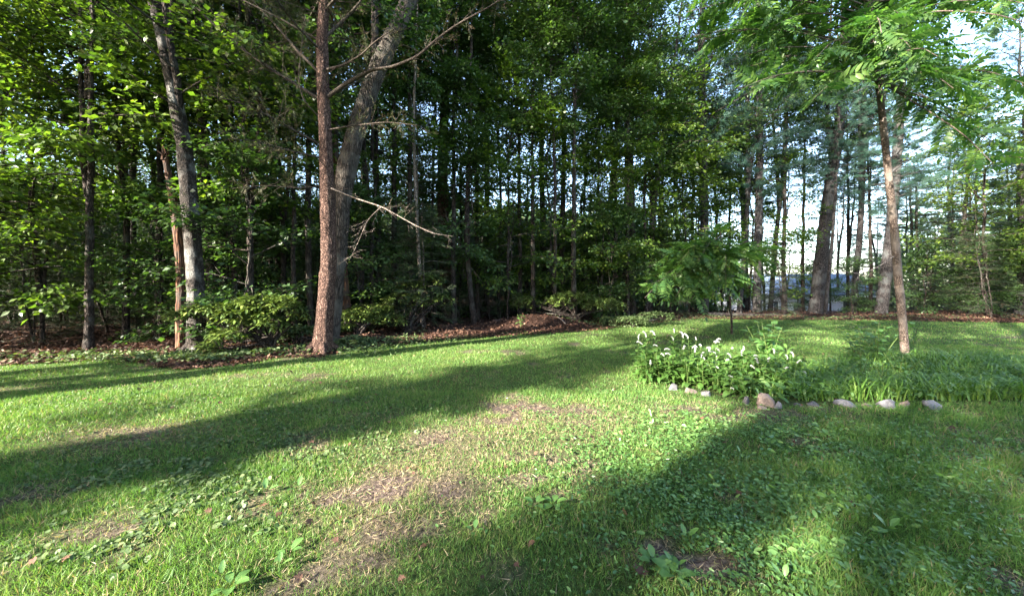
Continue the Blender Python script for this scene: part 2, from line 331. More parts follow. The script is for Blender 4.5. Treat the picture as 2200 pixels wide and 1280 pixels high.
# ------------------------------------------------------------------ crowns
def crown(rng, L, R, kind='maple', nl=30, tmpl=QUAD, ls=.12, per=14, sub=8, r0=.12, leader=True, dead=0.0, low=0.02):
    """limbs and foliage of one tree crown rooted at the origin"""
    W = MB(); F = MB(); ga = rng.random() * 6
    zs = np.linspace(0, L, 9); ax = np.cumsum(rng.normal(0, .10, (9, 2)), 0); ax[0] = 0; ax[1] *= .4
    cen = lambda z: np.array([np.interp(z, zs, ax[:, 0]), np.interp(z, zs, ax[:, 1]), z])
    if leader: W.tube([cen(z) for z in zs], np.linspace(r0, .012, 9), 7)
    S = []; D = []; LN = []
    for k in range(nl):
        t = low + (.97 - low) * k / nl; z = L * t; az = ga + k * 2.399 + rng.normal(0, .3)
        if kind == 'maple':
            prof = math.sin(math.pi * (.12 + .84 * t)) ** .6; up = lerp(.10, 1.0, t) + rng.normal(0, .30)
        elif kind == 'hemlock':
            prof = (1.02 - t) ** .75; up = lerp(-.10, .5, t) + rng.normal(0, .08)
        else:
            prof = math.sin(math.pi * (.25 + .7 * t)) ** .8; up = lerp(.0, .8, t) + rng.normal(0, .1)
        ln = R * prof * rng.uniform(.65, 1.1)
        d = np.array([math.cos(az) * math.cos(up), math.sin(az) * math.cos(up), math.sin(up)])
        p = [cen(z)]; n = 6
        for s in range(1, n):
            dd = d + np.array([0, 0, (-.35 if kind != 'pine' else .12) * (s / n) * (1 if up > -.3 else 0)]) + rng.normal(0, .10, 3); dd /= np.linalg.norm(dd); p.append(p[-1] + dd * ln / (n - 1))
        p = np.array(p); rr = .012 + .028 * ln / max(R, .1) * (r0 / .12)
        W.tube(p, np.linspace(rr, .005, n), 5)
        isdead = rng.random() < dead
        for s in range(sub):
            u = lerp(.22, 1.0, (s + rng.random()) / sub); q = np.array([np.interp(u * (n - 1), range(n), p[:, c]) for c in range(3)])
            tg = p[min(n - 1, int(u * (n - 1)) + 1)] - p[max(0, int(u * (n - 1)) - 1)]; tg /= np.linalg.norm(tg) + 1e-9
            sd = np.cross(tg, (0, 0, 1)); sd /= np.linalg.norm(sd) + 1e-9
            sg = 1 if s % 2 else -1
            d2 = tg * .75 + sd * sg * rng.uniform(.5, 1.0) + np.array([0, 0, rng.normal(.0, .30 if kind == 'maple' else .18)]); d2 /= np.linalg.norm(d2)
            l2 = (.22 * ln * (1.25 - u) + .35) * rng.uniform(.7, 1.2)
            e = q + d2 * l2 + np.array([0, 0, -.06 * l2])
            W.tube([q, (q + e) / 2 + rng.normal(0, .02, 3), e], [.007, .005, .003], 3, cap=False)
            if isdead and kind != 'pine': continue
            S.append(q); D.append(e - q); LN.append(l2)
    S = np.array(S); D = np.array(D); n = len(S); m = per
    u = rng.uniform(.1, 1.08, (n, m)); lat = rng.normal(0, 1, (n, m))
    dn = D / np.linalg.norm(D, axis=1)[:, None]; sd = np.cross(dn, (0, 0, 1)); sd /= np.linalg.norm(sd, axis=1)[:, None] + 1e-9
    spread = .17 if kind == 'maple' else (.10 if kind == 'hemlock' else .06)
    if kind == 'pine': u = rng.uniform(.45, 1.05, (n, m))
    pos = S[:, None] + D[:, None] * u[..., None] + sd[:, None] * (lat * spread)[..., None] + rng.normal(0, .10 if kind == 'maple' else .03, (n, m, 3))
    fw = dn[:, None] * .8 + sd[:, None] * np.sign(lat)[..., None] * .7 + rng.normal(0, .3, (n, m, 3)); 
    if kind == 'maple': fw[..., 2] -= .25
    nr = rng.normal(0, .5, (n, m, 3)) + np.array([0, 0, 1.0])
    if kind == 'pine': fw = dn[:, None] + rng.normal(0, .35, (n, m, 3)) + np.array([0, 0, .25])
    a = np.clip(rng.normal(.45, .22, (n, m)) + rng.normal(0, .12, (n, 1)), 0, 1)
    F.leaves(tmpl, pos.reshape(-1, 3), fw.reshape(-1, 3), nr.reshape(-1, 3), ls * rng.uniform(.5, 1.5, n * m), a.ravel())
    return W.mesh('limbs', True), F.mesh('crown')

def cr(seed, *a, **k): return crown(np.random.default_rng(seed), *a, **k)
CROWNS = {}
def defcrown(name, mat, bark, seed, *a, **k):
    w, f = cr(seed, *a, **k); w.materials.append(M[bark]); f.materials.append(M[mat]); CROWNS[name] = (w, f)
for s_ in range(3):
    defcrown('tall%d' % s_, 'maple_far', 'bark_dark', 11 + s_, 17, 3.9, 'maple', 40, QUAD, .14, 13, 12, .13)
for s_ in range(2):
    defcrown('near%d' % s_, 'maple', 'bark_dark', 31 + s_, 9, 3.8, 'maple', 28, MAPLE, .125, 18, 11, .09)
for s_ in range(2):
    defcrown('edge%d' % s_, 'maple', 'bark_dark', 35 + s_, 8.5, 2.9, 'maple', 32, QUAD, .125, 27, 10, .07, low=.06)
for s_ in range(2):
    defcrown('wide%d' % s_, 'maple_far', 'bark_dark', 81 + s_, 10, 5.0, 'maple', 28, QUAD, .14, 14, 12, .12, low=.08)
for s_ in range(2):
    defcrown('hem%d' % s_, 'hemlock', 'bark_dark', 41 + s_, 11, 2.6, 'hemlock', 70, NEEDLE, .22, 17, 9, .10, dead=.12)
for s_ in range(2):
    defcrown('under%d' % s_, 'beech', 'bark_dark', 51 + s_, 5, 2.0, 'maple', 24, QUAD, .12, 26, 9, .035, low=.05)
defcrown('hemsap', 'hemlock', 'bark_dark', 58, 4.5, 1.7, 'hemlock', 38, NEEDLE, .18, 15, 7, .04, low=.03)
for s_ in range(2):
    defcrown('pine%d' % s_, 'pine', 'bark_pine', 61 + s_, 13, 3.3, 'pine', 46, TUFT, .20, 17, 11, .14)
defcrown('dead0', 'drab', 'twig', 71, 12, 2.8, 'hemlock', 64, NEEDLE, .14, 7, 10, .09, dead=.35)

def put_crown(parent, kind, loc, rz, sc=1.0, szz=None):
    w, f = CROWNS[kind]
    for nm, me in (('limbs', w), ('crown', f)):
        o = bpy.data.objects.new(nm, me); COL.objects.link(o); o.parent = parent; o.location = loc
        o.rotation_euler = (0, 0, rz); o.scale = (sc, sc, szz or sc)

def resample(p, n):
    p = np.asarray(p, float); L = np.concatenate([[0], np.cumsum(np.linalg.norm(np.diff(p, axis=0), axis=1))])
    t = np.linspace(0, L[-1], n); out = np.stack([np.interp(t, L, p[:, k]) for k in range(p.shape[1])], 1)
    for _ in range(2): out[1:-1] = (out[:-2] + 2 * out[1:-1] + out[2:]) / 4
    return out

def traced_trunk(path, d, lean=0.0, grow=True):
    """path of (px, py, width px) at distance d -> local points (relative to base on the ground) and radii"""
    if grow and path[-1][1] > -80:
        (x0, y0, w0), (x1, y1, w1) = path[-2], path[-1]; k_ = (-120 - y1) / min(-30.0, y1 - y0); path = list(path) + [(x1 + (x1 - x0) * min(k_, 2.0), -120, w1 * .6)]
    pts = np.array([P(px, py, d + lean * max(0, (700 - py)) / 700.0) for px, py, w in path])
    rad = np.array([w / FPX * d / 2 * .97 * math.cos(math.atan((px - 1100) / FPX)) for px, py, w in path])
    return pts, rad

def traced_tree(name, label, path, d, bark, crowns=(), ring=.12, k=16, rough=.10, flare=1.35, lean=0.0, group=None, cat='tree', roots=0):
    pts, rad = traced_trunk(path, d, lean, name not in ('dead_snag', 'young_walnut_tree'))
    bx, by = pts[0, 0], pts[0, 1]; bz = hz1(bx, by) - .08
    if pts[0, 2] > bz: pts = np.vstack([[bx, by, bz], pts]); rad = np.concatenate([[rad[0]], rad])
    root = thing(name, label, cat, (bx, by, bz), 0, group)
    full = np.hstack([pts - np.array([bx, by, bz]), rad[:, None]])
    n = max(8, int(np.linalg.norm(np.diff(pts, axis=0), axis=1).sum() / ring)); full = resample(full, n)
    h = full[:, 2]; r = full[:, 3] * (1 + (flare - 1) * np.exp(-np.maximum(h, 0) / .22))
    b = MB(); b.tube(full[:, :3], r, k, rough=rough, seed=int(bx * 10) % 17)
    for q_ in range(roots):
        a = q_ * 6.283 / roots + .6; dr = np.array([math.cos(a), math.sin(a)]); R_ = r[0]
        b.tube([(dr[0] * R_ * .5, dr[1] * R_ * .5, .32), (dr[0] * R_ * 1.1, dr[1] * R_ * 1.1, .16), (dr[0] * R_ * 2.0, dr[1] * R_ * 2.0, .03), (dr[0] * R_ * 2.8, dr[1] * R_ * 2.8, -.05)], [R_ * .34, R_ * .28, R_ * .16, R_ * .05], 7, rough=.1)
    obj('trunk', b.mesh('trunk', True), M[bark], root)
    for (kind, hh, rz, sc) in crowns:
        hh2 = hh; xy = [np.interp(hh2, full[:, 2], full[:, c]) for c in (0, 1)]
        put_crown(root, kind, (xy[0], xy[1], hh2), rz, sc)
    return root, full

def limb_twigs(b, F, p, r0, r1, rng, twigs=10, tl=.5, k=6, fol=0, ls=.1):
    p = resample(p, max(6, int(np.linalg.norm(np.diff(np.array(p), axis=0), axis=1).sum() / .12)))
    b.tube(p, np.linspace(r0, r1, len(p)), k, rough=.12)
    n = len(p)
    for t in range(twigs):
        u = rng.uniform(.15, 1); i0 = min(n - 2, int(u * (n - 1))); q = p[i0]; tg = p[i0 + 1] - p[i0]; tg /= np.linalg.norm(tg)
        d = tg * .7 + rng.normal(0, .55, 3); d /= np.linalg.norm(d); l = tl * rng.uniform(.4, 1.3) * (1.25 - .6 * u)
        a = [q]; 
        for s in range(4): d = d + rng.normal(0, .16, 3) + np.array([0, 0, -.03]); d /= np.linalg.norm(d); a.append(a[-1] + d * l / 4)
        rr = max(.0025, r0 * .16); b.tube(a, np.linspace(rr, .0015, 5), 3, cap=False)
        for s in range(3):
            q2 = a[1 + s]; d2 = d + rng.normal(0, .6, 3); d2 /= np.linalg.norm(d2); e = q2 + d2 * l * .35
            b.tube([q2, (q2 + e) / 2 + rng.normal(0, .01, 3), e], [.0028, .002, .001], 3, cap=False)
            if fol:
                nn = fol; uu = rng.uniform(.1, 1, (nn, 1)); pos = q2 + (e - q2) * uu + rng.normal(0, .02, (nn, 3))
                F.leaves(NEEDLE, pos, d2 + rng.normal(0, .4, (nn, 3)), rng.normal(0, .4, (nn, 3)) + np.array([0, 0, 1.]), ls * rng.uniform(.6, 1.2, nn), rng.random(nn))

# ------------------------------------------------------------------ traced trees
def seg(*a): return list(a)
rng = np.random.default_rng(3)

# hero tree with reddish bark and bare spreading branches
hero, hf = traced_tree('conifer_tree', 'tall straight tree with reddish scaly bark, nearest of the trunks at the lawn edge', [(691, 758, 45), (697, 680, 41), (706, 560, 37), (704, 440, 33), (700, 300, 29), (694, 200, 27), (692, 100, 26), (697, 0, 24), (700, -90, 22), (702, -220, 16), (704, -420, 5)], 8.75, 'bark_hero', (), .07, 30, .16, 1.3, roots=4)
hl = np.array(hero.location)
def hb(path, r0, r1, twigs, tl, dd=None, name='branch', mat='twig', fol=0, base=8.75, root=hero):
    hl_ = np.array(root.location); b = MB(); F = MB(); n = len(path)
    dd = dd or [0] * n
    p = [P(px, py, base + dd[i_]) - hl_ for i_, (px, py) in enumerate(path)]
    limb_twigs(b, F, p, r0, r1, rng, twigs, tl, 7, fol, .10)
    o = obj(name, b.mesh(name, True), M[mat], root)
    if fol and F.n: obj('needles', F.mesh('needles'), M['drab'], o)
    return o
hb([(683, 212), (630, 178), (568, 141), (500, 90), (437, 33), (380, -30)], .045, .012, 46, .8, [0, -.1, -.3, -.5, -.8, -1], fol=9)
hb([(683, 154), (640, 110), (590, 52), (545, 5), (520, -50)], .04, .014, 36, .7, [0, .2, .4, .6, .8], fol=9)
hb([(684, 308), (640, 285), (590, 255), (520, 222), (450, 205)], .03, .006, 40, .7, [0, -.3, -.6, -1.0, -1.4], fol=9)
hb([(700, 212), (740, 182), (800, 149), (840, 146), (898, 122), (938, 85), (984, 52), (1062, 10), (1110, -30)], .05, .012, 40, .6, [0, -.1, -.3, -.4, -.6, -.7, -.9, -1.2, -1.3], fol=5)
hb([(700, 80), (722, 58), (752, 30), (780, -2), (800, -40)], .04, .02, 22, .6, [0, .1, .2, .3, .4], fol=7)
hb([(700, 150), (735, 142), (775, 120), (805, 90), (850, 60)], .032, .008, 26, .6, [0, -.3, -.6, -.9, -1.2], fol=7)
hb([(698, 190), (720, 200), (760, 180), (790, 160)], .02, .006, 16, .5, [0, .3, .5, .9], fol=5)
hb([(684, 250), (650, 215), (640, 170), (650, 90), (655, 30)], .018, .006, 20, .5, [0, -.3, -.4, -.5, -.5], fol=5)
hb([(690, 340), (650, 330), (600, 318), (540, 300), (480, 300)], .02, .004, 30, .6, [0, -.5, -.9, -1.3, -1.6], fol=7)
hb([(690, 110), (640, 60), (600, 10), (560, -60)], .03, .008, 30, .8, [0, -.6, -1.1, -1.6], fol=9)
hb([(690, 90), (600, 40), (500, -10), (420, -60)], .03, .008, 30, .8, [0, -.2, -.3, -.5], fol=9)
hb([(700, 280), (760, 270), (830, 262), (900, 270)], .02, .005, 26, .6, [0, -.3, -.5, -.7], fol=6)
hb([(706, 408), (740, 404), (760, 409)], .012, .004, 8, .25, [0, -.2, -.35])
hb([(690, 400), (640, 405), (570, 398), (500, 405)], .014, .003, 18, .5, [0, -.4, -.9, -1.3], fol=5)
hb([(712, 440), (705, 405), (715, 385)], .012, .005, 6, .3, [-.25, -.3, -.3])
hb([(712, 405), (760, 425), (820, 444), (888, 482), (930, 502), (975, 508)], .020, .005, 22, .5, [-.1, -.4, -.7, -1.1, -1.3, -1.5], mat='twig_pale')
hb([(820, 444), (790, 470), (770, 520), (750, 560)], .008, .002, 14, .5, [-.7, -.8, -.9, -1.0], mat='twig_pale')
hb([(700, 20), (760, -40), (830, -90)], .04, .01, 20, .8, [0, -.3, -.8], fol=9)
put_crown(hero, 'dead0', (0.02, 0, 8.0), 1.0, .55)

traced_tree('oak_tree', 'tall grey furrowed trunk leaning right behind the reddish tree', [(710, 722, 40), (718, 640, 40), (724, 560, 40), (732, 440, 44), (745, 360, 44), (763, 290, 42), (785, 220, 40), (812, 150, 39), (843, 80, 37), (880, 0, 34), (920, -90, 31), (970, -200, 26), (1030, -340, 16)], 10.6, 'bark_grey', [('tall0', 8.0, 1.1, .9)], .09, 24, .13, 1.1)
traced_tree('maple_tree', 'massive dark trunk with pale mottled left edge beside the rhododendron', [(422, 757, 46), (421, 680, 43), (420, 600, 43), (413, 500, 43), (405, 410, 41), (395, 310, 38), (375, 200, 36), (352, 90, 34), (330, 0, 31), (305, -100, 28), (280, -220, 20)], 9.0, 'bark_pale', [('near0', 5.8, 2.0, 1.0), ('tall1', 7.5, .3, .7)], .08, 26, .12, 1.15, roots=4)
traced_tree('dead_snag', 'thin orange brown dead trunk snapped off at the top, leftmost trunk at the lawn edge', [(389, 752, 24), (388, 690, 24), (391, 600, 24), (384, 520, 23), (376, 450, 22), (364, 385, 17), (354, 335, 13)], 9.5, 'bark_snag', (), .07, 18, .2, 1.15)
traced_tree('maple_tree', 'straight dark trunk just right of the massive mottled trunk', [(457, 690, 26), (455, 600, 26), (449, 500, 25), (442, 400, 23), (436, 300, 21), (430, 200, 20), (424, 90, 18), (418, 0, 17), (412, -120, 12)], 11.2, 'bark_dark', [('tall2', 7.0, 2.2, .8)], .12, 16)
traced_tree('birch_tree', 'thin upright trunk in the gap left of the reddish tree', [(668, 700, 14), (664, 600, 14), (661, 480, 14), (663, 380, 13), (664, 290, 13), (672, 210, 12), (688, 110, 11), (700, 0, 9), (710, -120, 6)], 12.2, 'bark_dark', [('tall1', 7.5, 4.2, .7)], .15, 12)
traced_tree('maple_tree', 'brown trunk slanting right to left just behind the leaning grey trunk', [(748, 690, 22), (742, 640, 21), (736, 560, 19), (728, 450, 17), (722, 340, 15), (718, 240, 13), (714, 120, 10)], 12.8, 'bark_snag', [('tall0', 6.5, 5, .7)], .15, 14)

snag = [o for o in COL.objects if o.name == 'dead_snag'][0]; sg = MB(); tp = P(354, 335, 9.5) - np.array(snag.location); g = np.random.default_rng(2)
for k in range(9):
    a_ = k * .7; q_ = tp + np.array([math.cos(a_) * .06, math.sin(a_) * .06, -.12]); sg.tube([q_, q_ + np.array([g.normal(0, .02), g.normal(0, .02), .14]), q_ + np.array([g.normal(-.03, .03), g.normal(0, .03), g.uniform(.2, .5)])], [.035, .025, .003], 4)
obj('splintered_top', sg.mesh('splintered_top'), M['bark_snag'], snag)
mid = [
 ('slim dark trunk leaning left over the rhododendron', [(524, 690, 14), (516, 560, 14), (507, 480, 14), (494, 400, 14), (483, 330, 13), (476, 240, 12), (470, 100, 10), (468, -50, 7)], 15.0, 'bark_dark', 'maple_tree', [('tall1', 7, 1, .8)]),
 ('thin pale trunk low in the dark gap above the rhododendron', [(571, 684, 8), (566, 560, 8), (563, 440, 8), (560, 300, 7), (558, 120, 5)], 17.0, 'bark_pale', 'maple_tree', [('tall2', 7, 3, .6)]),
 ('brown sunlit trunk above the right end of the rhododendron', [(602, 686, 14), (600, 600, 14), (596, 500, 13), (590, 380, 12), (586, 220, 11), (584, 60, 8)], 16.0, 'bark_hero', 'pine_tree', [('hem0', 7, 2, .8)]),
 ('stout reddish brown trunk in the middle of the wood behind the hanging dead branch', [(958, 684, 26), (957, 600, 26), (953, 500, 26), (950, 400, 24), (952, 300, 22), (957, 200, 20), (968, 90, 18), (985, 30, 16), (1010, -40, 13)], 17.5, 'bark_hero', 'pine_tree', [('dead0', 7.5, .4, 1.0), ('tall1', 12, 1, .6)]),
 ('dark crooked trunk standing in the leaf litter at the wood edge', [(1019, 697, 13), (1012, 640, 12), (1005, 560, 12), (1003, 470, 11), (1006, 380, 10), (1010, 260, 8), (1012, 150, 6)], 15.6, 'bark_dark', 'maple_tree', [('under0', 3.0, 1, 1.1), ('under1', 6.0, 1, 1.1)]),
 ('tall thin pale stem rising between the two centre trunks', [(1045, 672, 11), (1046, 560, 11), (1046, 400, 11), (1046, 250, 10), (1047, 100, 9), (1048, -40, 7)], 21.0, 'bark_grey', 'maple_tree', [('wide0', 12, 1, .8)]),
 ('slender bare dead stem hanging with twigs left of the centre trunk', [(908, 690, 8), (903, 600, 8), (897, 500, 8), (893, 400, 8), (889, 300, 7), (889, 220, 6), (893, 130, 5)], 14.0, 'twig_pale', 'dead_tree', [('dead0', 3.5, 2, .45)]),
 ('dark trunk among saplings left of the slender dead stem', [(812, 684, 17), (812, 560, 17), (810, 430, 15), (806, 320, 14), (800, 180, 12), (790, 20, 9)], 16.5, 'bark_dark', 'maple_tree', [('tall0', 6, 3, .9)]),
 ('straight dark trunk behind the young saplings right of centre', [(1168, 676, 13), (1168, 560, 13), (1165, 430, 12), (1163, 300, 11), (1160, 140, 10), (1160, 0, 8)], 20.0, 'bark_dark', 'maple_tree', [('wide0', 10, .7, 1)]),
 ('thin trunk with leafy sprays right of the straight dark trunk', [(1208, 676, 12), (1208, 520, 12), (1210, 400, 11), (1212, 300, 10), (1208, 160, 9), (1200, 0, 7)], 19.0, 'bark_dark', 'maple_tree', [('wide1', 9, 5, .9)]),
 ('dark trunk curving right, left of the pair of straight trunks', [(1300, 676, 14), (1304, 600, 14), (1308, 500, 14), (1314, 400, 13), (1325, 310, 11), (1330, 180, 9), (1330, 20, 7)], 20.0, 'bark_dark', 'maple_tree', [('wide0', 8.5, 2.7, 1)]),
 ('straight dark trunk right of the curving one, lit low at its foot', [(1357, 680, 18), (1357, 560, 18), (1356, 440, 17), (1353, 330, 16), (1348, 200, 14), (1348, 80, 12), (1350, -40, 9)], 19.5, 'bark_dark', 'pine_tree', [('wide1', 9.5, 3.9, 1.1)]),
 ('trunk dividing into two steep forks above the young walnut', [(1394, 672, 15), (1397, 560, 15), (1402, 470, 14), (1410, 390, 12), (1420, 320, 10), (1434, 240, 8), (1450, 120, 6)], 20.0, 'bark_dark', 'maple_tree', [('wide0', 8, 1.9, 1)]),
 ('dark straight trunk rising behind the top of the young walnut', [(1513, 672, 20), (1513, 560, 20), (1513, 430, 19), (1510, 320, 18), (1508, 220, 16), (1508, 90, 14), (1510, -30, 11)], 21.5, 'bark_pine', 'pine_tree', [('pine0', 8.5, 1, 1.0), ('wide1', 9, 1, 1.0)]),
 ('slim leaning trunk just right of the young walnut', [(1588, 672, 12), (1594, 610, 12), (1602, 530, 11), (1606, 440, 10), (1606, 350, 9), (1604, 220, 8)], 22.5, 'bark_pine', 'pine_tree', [('pine1', 7, 2, .9), ('wide1', 10, 2, .7)]),
 ('sturdy dark trunk, fourth big one from the right', [(1626, 671, 20), (1627, 590, 20), (1630, 470, 19), (1632, 360, 18), (1632, 240, 16), (1630, 100, 13), (1628, -20, 10)], 22.5, 'bark_pine', 'pine_tree', [('pine0', 8, 3, 1.0), ('wide0', 11, 1, 1.0)]),
 ('thin dark trunk right of the sturdy one, against the pale house', [(1655, 670, 12), (1660, 600, 12), (1668, 500, 11), (1680, 400, 10), (1690, 250, 8)], 24.0, 'bark_pine', 'pine_tree', [('pine1', 7, 4, 1.0)]),
 ('great pine trunk against the bright sky gap on the right', [(1753, 672, 36), (1760, 600, 34), (1768, 520, 31), (1778, 430, 29), (1790, 360, 27), (1800, 290, 25), (1808, 200, 22), (1815, 80, 18), (1820, -40, 14)], 23.0, 'bark_pine', 'pine_tree', [('pine0', 9.0, 5, 1.15), ('wide1', 12.5, 1, .9)]),
 ('thin dark stem touching the right side of the great pine', [(1772, 684, 10), (1780, 600, 9), (1788, 520, 8), (1794, 430, 7), (1800, 330, 6)], 22.0, 'bark_pine', 'pine_tree', [('pine1', 8, 1, .5)]),
 ('mid sized dark pine trunk halfway between the great pine and the right walnut', [(1832, 669, 16), (1838, 600, 16), (1846, 520, 15), (1852, 420, 14), (1856, 320, 12), (1858, 180, 10)], 24.0, 'bark_pine', 'pine_tree', [('pine1', 7, 0, 1.0), ('wide0', 11, 1, .8)]),
 ('wide dark pine trunk directly behind the right walnut tree', [(1893, 672, 30), (1902, 600, 30), (1914, 500, 28), (1922, 400, 26), (1930, 300, 24), (1938, 160, 20), (1944, 0, 16)], 22.5, 'bark_pine', 'pine_tree', [('pine0', 7.5, 2, 1.1), ('pine1', 6, 4, 1.0)]),
 ('dark trunk at the far left edge with low leafy boughs', [(300, 690, 16), (292, 600, 16), (286, 500, 15), (284, 400, 15), (283, 330, 14), (276, 200, 13), (265, 60, 10)], 14.0, 'bark_pale', 'maple_tree', [('tall0', 5.5, 1.3, .8)]),
]
for lab, path, d, bk, nm, crs in mid:
    traced_tree(nm, lab, path, d, bk, crs, .22, 12, .12, 1.2)

# second fork for the divided trunk is a limb of its tree
# hanging dead branch over the middle
lab_tree = [o for o in COL.objects if o.get('label', '').startswith('stout reddish brown trunk')][0]
hb([(953, 436), (960, 470), (979, 510), (997, 548), (1012, 575), (1032, 600)], .036, .008, 20, .8, [.2, -.5, -1.0, -1.4, -1.6, -1.8], mat='twig_pale', base=17.4, root=lab_tree)
hb([(997, 548), (996, 575), (998, 600)], .012, .005, 18, .45, [0, 0, 0], mat='twig_pale', base=16.0, root=lab_tree)
fork = [o for o in COL.objects if o.get('label', '').startswith('trunk dividing')][0]
hb([(1401, 480), (1400, 420), (1394, 340), (1386, 250), (1376, 150), (1368, 40)], .13, .05, 20, 1.0, [0, .1, .2, .3, .4, .5], mat='bark_dark', base=20.0, root=fork, name='fork_limb')

# right walnut tree
rt, rf = traced_tree('walnut_tree', 'slender smooth brown trunk at the right edge of the picture behind the stone edged bed', [(1946, 783, 22), (1940, 700, 21), (1930, 600, 21), (1921, 490, 20), (1910, 390, 19), (1900, 290, 18), (1892, 215, 17), (1886, 170, 16), (1876, 90, 13), (1870, 20, 11), (1862, -90, 8)], 7.5, 'bark_right', (), .08, 20, .08, 1.2)
hb([(1924, 548), (1880, 578), (1845, 590), (1815, 582), (1790, 580)], .014, .004, 10, .35, [0, -.1, -.2, -.3, -.4], base=7.5, root=rt, mat='twig_pale')
hb([(1845, 590), (1838, 605), (1842, 600)], .006, .003, 3, .2, [-.2, -.25, -.3], base=7.5, root=rt, mat='twig_pale')

def compound_leaf(n, L, rng, ls, wd=1.35):
    F = MB(); W = MB(); p = np.array([(L * t, 0, -.35 * L * t * t) for t in np.linspace(0, 1, 8)]); W.tube(p, np.linspace(.0035, .0012, 8), 3)
    S = []; D = []
    for k in range(n):
        t = .12 + .86 * k / n
        for sg in (1, -1):
            S.append((L * t, 0, -.35 * L * t * t)); D.append((.55, sg, -.25 + rng.normal(0, .1)))
    S.append((L, 0, -.35 * L)); D.append((1, 0, -.6))
    S = np.array(S); D = np.array(D, float); nr = np.tile([0.1, 0, 1.0], (len(S), 1)) + rng.normal(0, .15, (len(S), 3))
    sz = ls * np.sin(np.linspace(.5, 2.6, n)).repeat(2); sz = np.append(sz, ls * .7)
    F.leaves(LANCE, S, D, nr, sz, rng.random(len(S)), wd)
    W.leaves(LANCE, S[:1], D[:1], nr[:1], .001)
    F2 = MB(); F2.add(np.concatenate(F.v), np.concatenate(F.t), None, np.concatenate(F.a))
    F2.tube(p, np.linspace(.0035, .0012, 8), 3)
    return F2.mesh('compound_leaf')
CLV = [compound_leaf(8, .56, np.random.default_rng(s), .175, 1.5) for s in range(4)]
for m_ in CLV: m_.materials.append(M['walnut'])
def basis(f, u):
    f = np.array(f, float); f /= np.linalg.norm(f); s = np.cross(u, f); s /= np.linalg.norm(s) + 1e-9; u = np.cross(f, s)
    return Matrix(((f[0], s[0], u[0]), (f[1], s[1], u[1]), (f[2], s[2], u[2])))
def place(name, me, parent, pos, f, u, sc=1.0):
    o = bpy.data.objects.new(name, me); COL.objects.link(o); o.parent = parent
    o.matrix_basis = Matrix.Translation(Vector([float(x) for x in pos])) @ basis(f, u).to_4x4() @ Matrix.Diagonal((sc, sc, sc, 1))
    return o
def walnut_branch(root, path, base, dd, r0, nleaf, rng, sc=1.0):
    hl_ = np.array(root.location); p = np.array([P(px, py, base + dd[i_]) - hl_ for i_, (px, py) in enumerate(path)])
    q = resample(p, 16); b = MB(); b.tube(q, np.linspace(r0, .005, 16), 6, rough=.1); br = obj('branch', b.mesh('branch', True), M['bark_right'], root)
    for k in range(nleaf):
        u = lerp(.25, 1, (k + rng.random()) / nleaf); i0 = min(14, int(u * 15)); c = q[i0]; tg = q[i0 + 1] - q[i0]; tg /= np.linalg.norm(tg)
        sd = np.cross(tg, (0, 0, 1)); sd /= np.linalg.norm(sd) + 1e-9
        f = tg * .5 + sd * (1 if k % 2 else -1) * rng.uniform(.4, 1) + np.array([0, 0, rng.normal(.05, .38)])
        place('compound_leaf', CLV[k % 4], br, c, f, np.array([0, 0, 1.0]) + rng.normal(0, .4, 3), sc * rng.uniform(.6, 1.3))
rw = np.random.default_rng(12)
# leafy canopy of the right tree, reaching over the lawn
tips = []
for q_ in range(84):
    ex = rw.uniform(1400, 2240); lo = np.interp(ex, [1430, 1600, 1750, 1830, 1960, 2060, 2230], [60, 190, 270, 170, 150, 330, 380]); ey = rw.uniform(-160, lo)
    y0 = np.clip(ey + rw.uniform(-20, 60), -80, 175); x0 = np.interp(y0, [-90, 20, 170, 290], [1862, 1870, 1886, 1900])
    ed = rw.uniform(-2.6, 1.4)
    walnut_branch(rt, [(x0, y0), (lerp(x0, ex, .4), lerp(y0, ey, .5) - 25), (lerp(x0, ex, .75), lerp(y0, ey, .8) - 18), (ex, ey + 12)], 7.5, [0, ed * .4, ed * .75, ed], .018, 17, rw, .85)

# young walnut with the low feathery boughs
yw, yf = traced_tree('young_walnut_tree', 'young walnut with feathery compound leaves drooping over the back of the lawn', [(1572, 690, 5), (1568, 640, 5), (1560, 590, 4.5), (1552, 540, 4), (1548, 500, 3), (1545, 478, 2)], 12.5, 'bark_dark', (), .12, 10, .08)
for k_, (x1, y1, dd_) in enumerate([(1640, 540, -.5), (1620, 575, -1), (1600, 520, .4), (1530, 500, -.6), (1480, 530, -.4), (1440, 540, -.3), (1500, 560, -1.2), (1560, 560, -1.4), (1420, 590, -.6), (1400, 625, -.7), (1450, 640, -1.0), (1490, 640, -1.1), (1470, 600, -.9), (1520, 600, -1.0), (1590, 545, -.8), (1510, 520, .2), (1430, 620, -1), (1460, 560, -.8), (1650, 560, -.6), (1385, 640, -.6), (1400, 610, -1.2), (1440, 655, -.5), (1480, 650, -.3), (1530, 640, -.9), (1420, 560, .2), (1600, 600, -.3), (1560, 620, -1.3)]):
    ys_ = rw.uniform(505, 585); walnut_branch(yw, [(1556, ys_), (lerp(1556, x1, .5), lerp(ys_, y1, .35) - 12), (x1, y1)], 12.5, [0, dd_ * .5, dd_], .008, 11, rw, 1.25)

